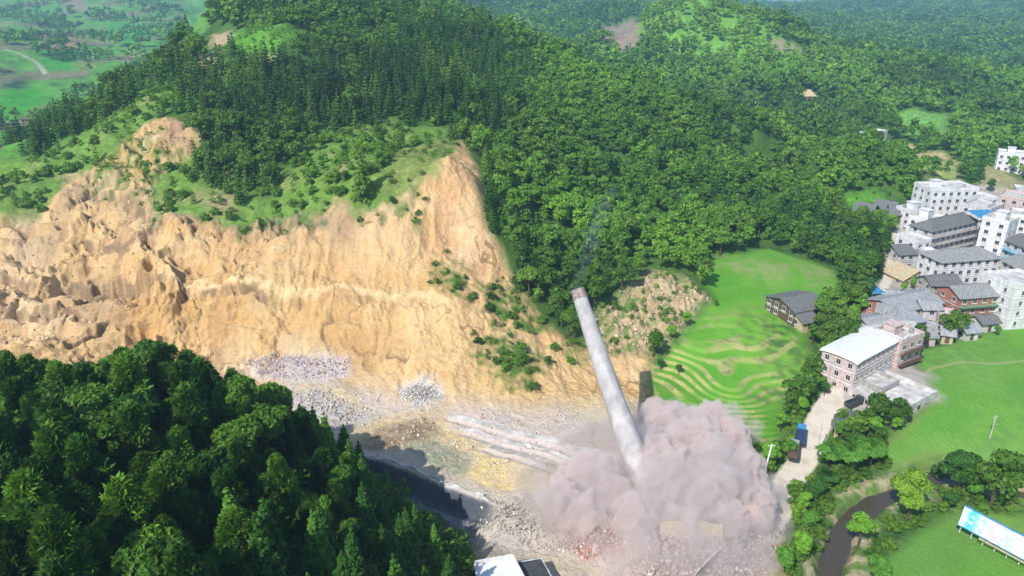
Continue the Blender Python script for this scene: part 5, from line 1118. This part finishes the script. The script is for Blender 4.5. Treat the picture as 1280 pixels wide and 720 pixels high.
for (x, y, z, r) in list(main):
    for k in range(9):
        a = random.uniform(0, 6.28); e = random.uniform(-.1, 1.4); main.append((x + math.cos(a)*math.cos(e)*r*.8, y + math.sin(a)*math.cos(e)*r*.8, z + math.sin(e)*r*.75, r * random.uniform(.3, .5)))
billow('dust_cloud', main, 1.0, (.95,.868,.85), .42, 1.15, .34, 'billowing pinkish grey demolition dust')
thin = [pf(*p) for p in [(745,540,134,5),(775,550,128,5),(720,560,130,5),(690,600,118,5),(670,620,112,4.5),(700,660,106,4.5),(760,680,101,4),(820,690,98,4.5),(880,700,98,4.5),(940,710,98,4),(965,660,106,3.5),(960,620,115,3.5),(790,530,136,5),(820,700,97,4),(660,590,118,4),(905,690,100,4),(840,520,142,4)]]
fr_ = []
for (x, y, z, r) in main[:21]:
    for k in range(5):
        a = random.uniform(0, 6.28); e = random.uniform(-.3, .9); q_ = r * random.uniform(1.0, 1.35); fr_.append((x + math.cos(a)*math.cos(e)*q_, y + math.sin(a)*math.cos(e)*q_, max(.8, z + math.sin(e)*q_), r * random.uniform(.2, .42)))
fr_ += [pf(*p) for p in [(800,690,99,3.4),(840,700,98,3),(880,690,99,3.6),(920,705,99,3.2),(770,700,99,2.6),(860,725,95,3.2),(905,730,95,3.4),(690,655,107,2.6),(715,670,104,2.6),(745,685,102,2.6),(950,700,100,3)]]
billow('dust_fringe', fr_, .16, (.95,.88,.87), .5, 1.1, .5, 'ragged edges of the dust tearing off the dense cloud')
thin2 = [pf(*p) for p in [(800,650,102,5),(850,660,100,5),(900,670,100,5),(740,640,106,5),(850,720,96,4),(780,710,97,4),(930,670,104,4),(840,610,108,7),(750,600,112,6),(890,600,112,7),(800,570,122,7),(855,545,130,7),(690,630,106,4)]]
billow('dust_veil', thin + thin2, .075, (.95,.885,.87), .8, 1.0, .25, 'thin drifting veil of dust round the dense cloud')
smoke = [pf(u, v, 137 + k * .3, r) for k, (u, v, r) in enumerate([(721,358,1.0),(723,349,.9),(727,341,.8),(728,331,1.0),(733,322,1.1),(734,311,1.2),(740,302,1.4),(738,291,1.3),(745,284,1.6),(750,270,1.2),(744,262,1.0),(757,256,1.3),(765,240,1.0)])]
billow('chimney_smoke', smoke, .075, (.34,.40,.50), .3, .75, .7, 'thin grey smoke rising from the chimney mouth')
# ------------------------------------------------------------------ air
me = bpy.data.meshes.new('haze'); HZ = float(GZ.max()) + 60; q = MB(); q.box(-7600, 7600, -60, 7700, float(GZ.min()) - 2, max(HZ, 140)); o = q.build('haze', M['white'])
ma = bpy.data.materials.new('haze'); ma.use_nodes = True; t = ma.node_tree; t.nodes.remove(t.nodes['Principled BSDF']); v = t.nodes.new('ShaderNodeVolumePrincipled'); v.inputs['Color'].default_value = (.40,.72,.95,1); v.inputs['Density'].default_value = .00026; v.inputs['Anisotropy'].default_value = .2
t.links.new(v.outputs[0], t.nodes['Material Output'].inputs['Volume']); o.data.materials.clear(); o.data.materials.append(ma); o['kind'] = 'stuff'; o['label'] = 'pale blue air haze'
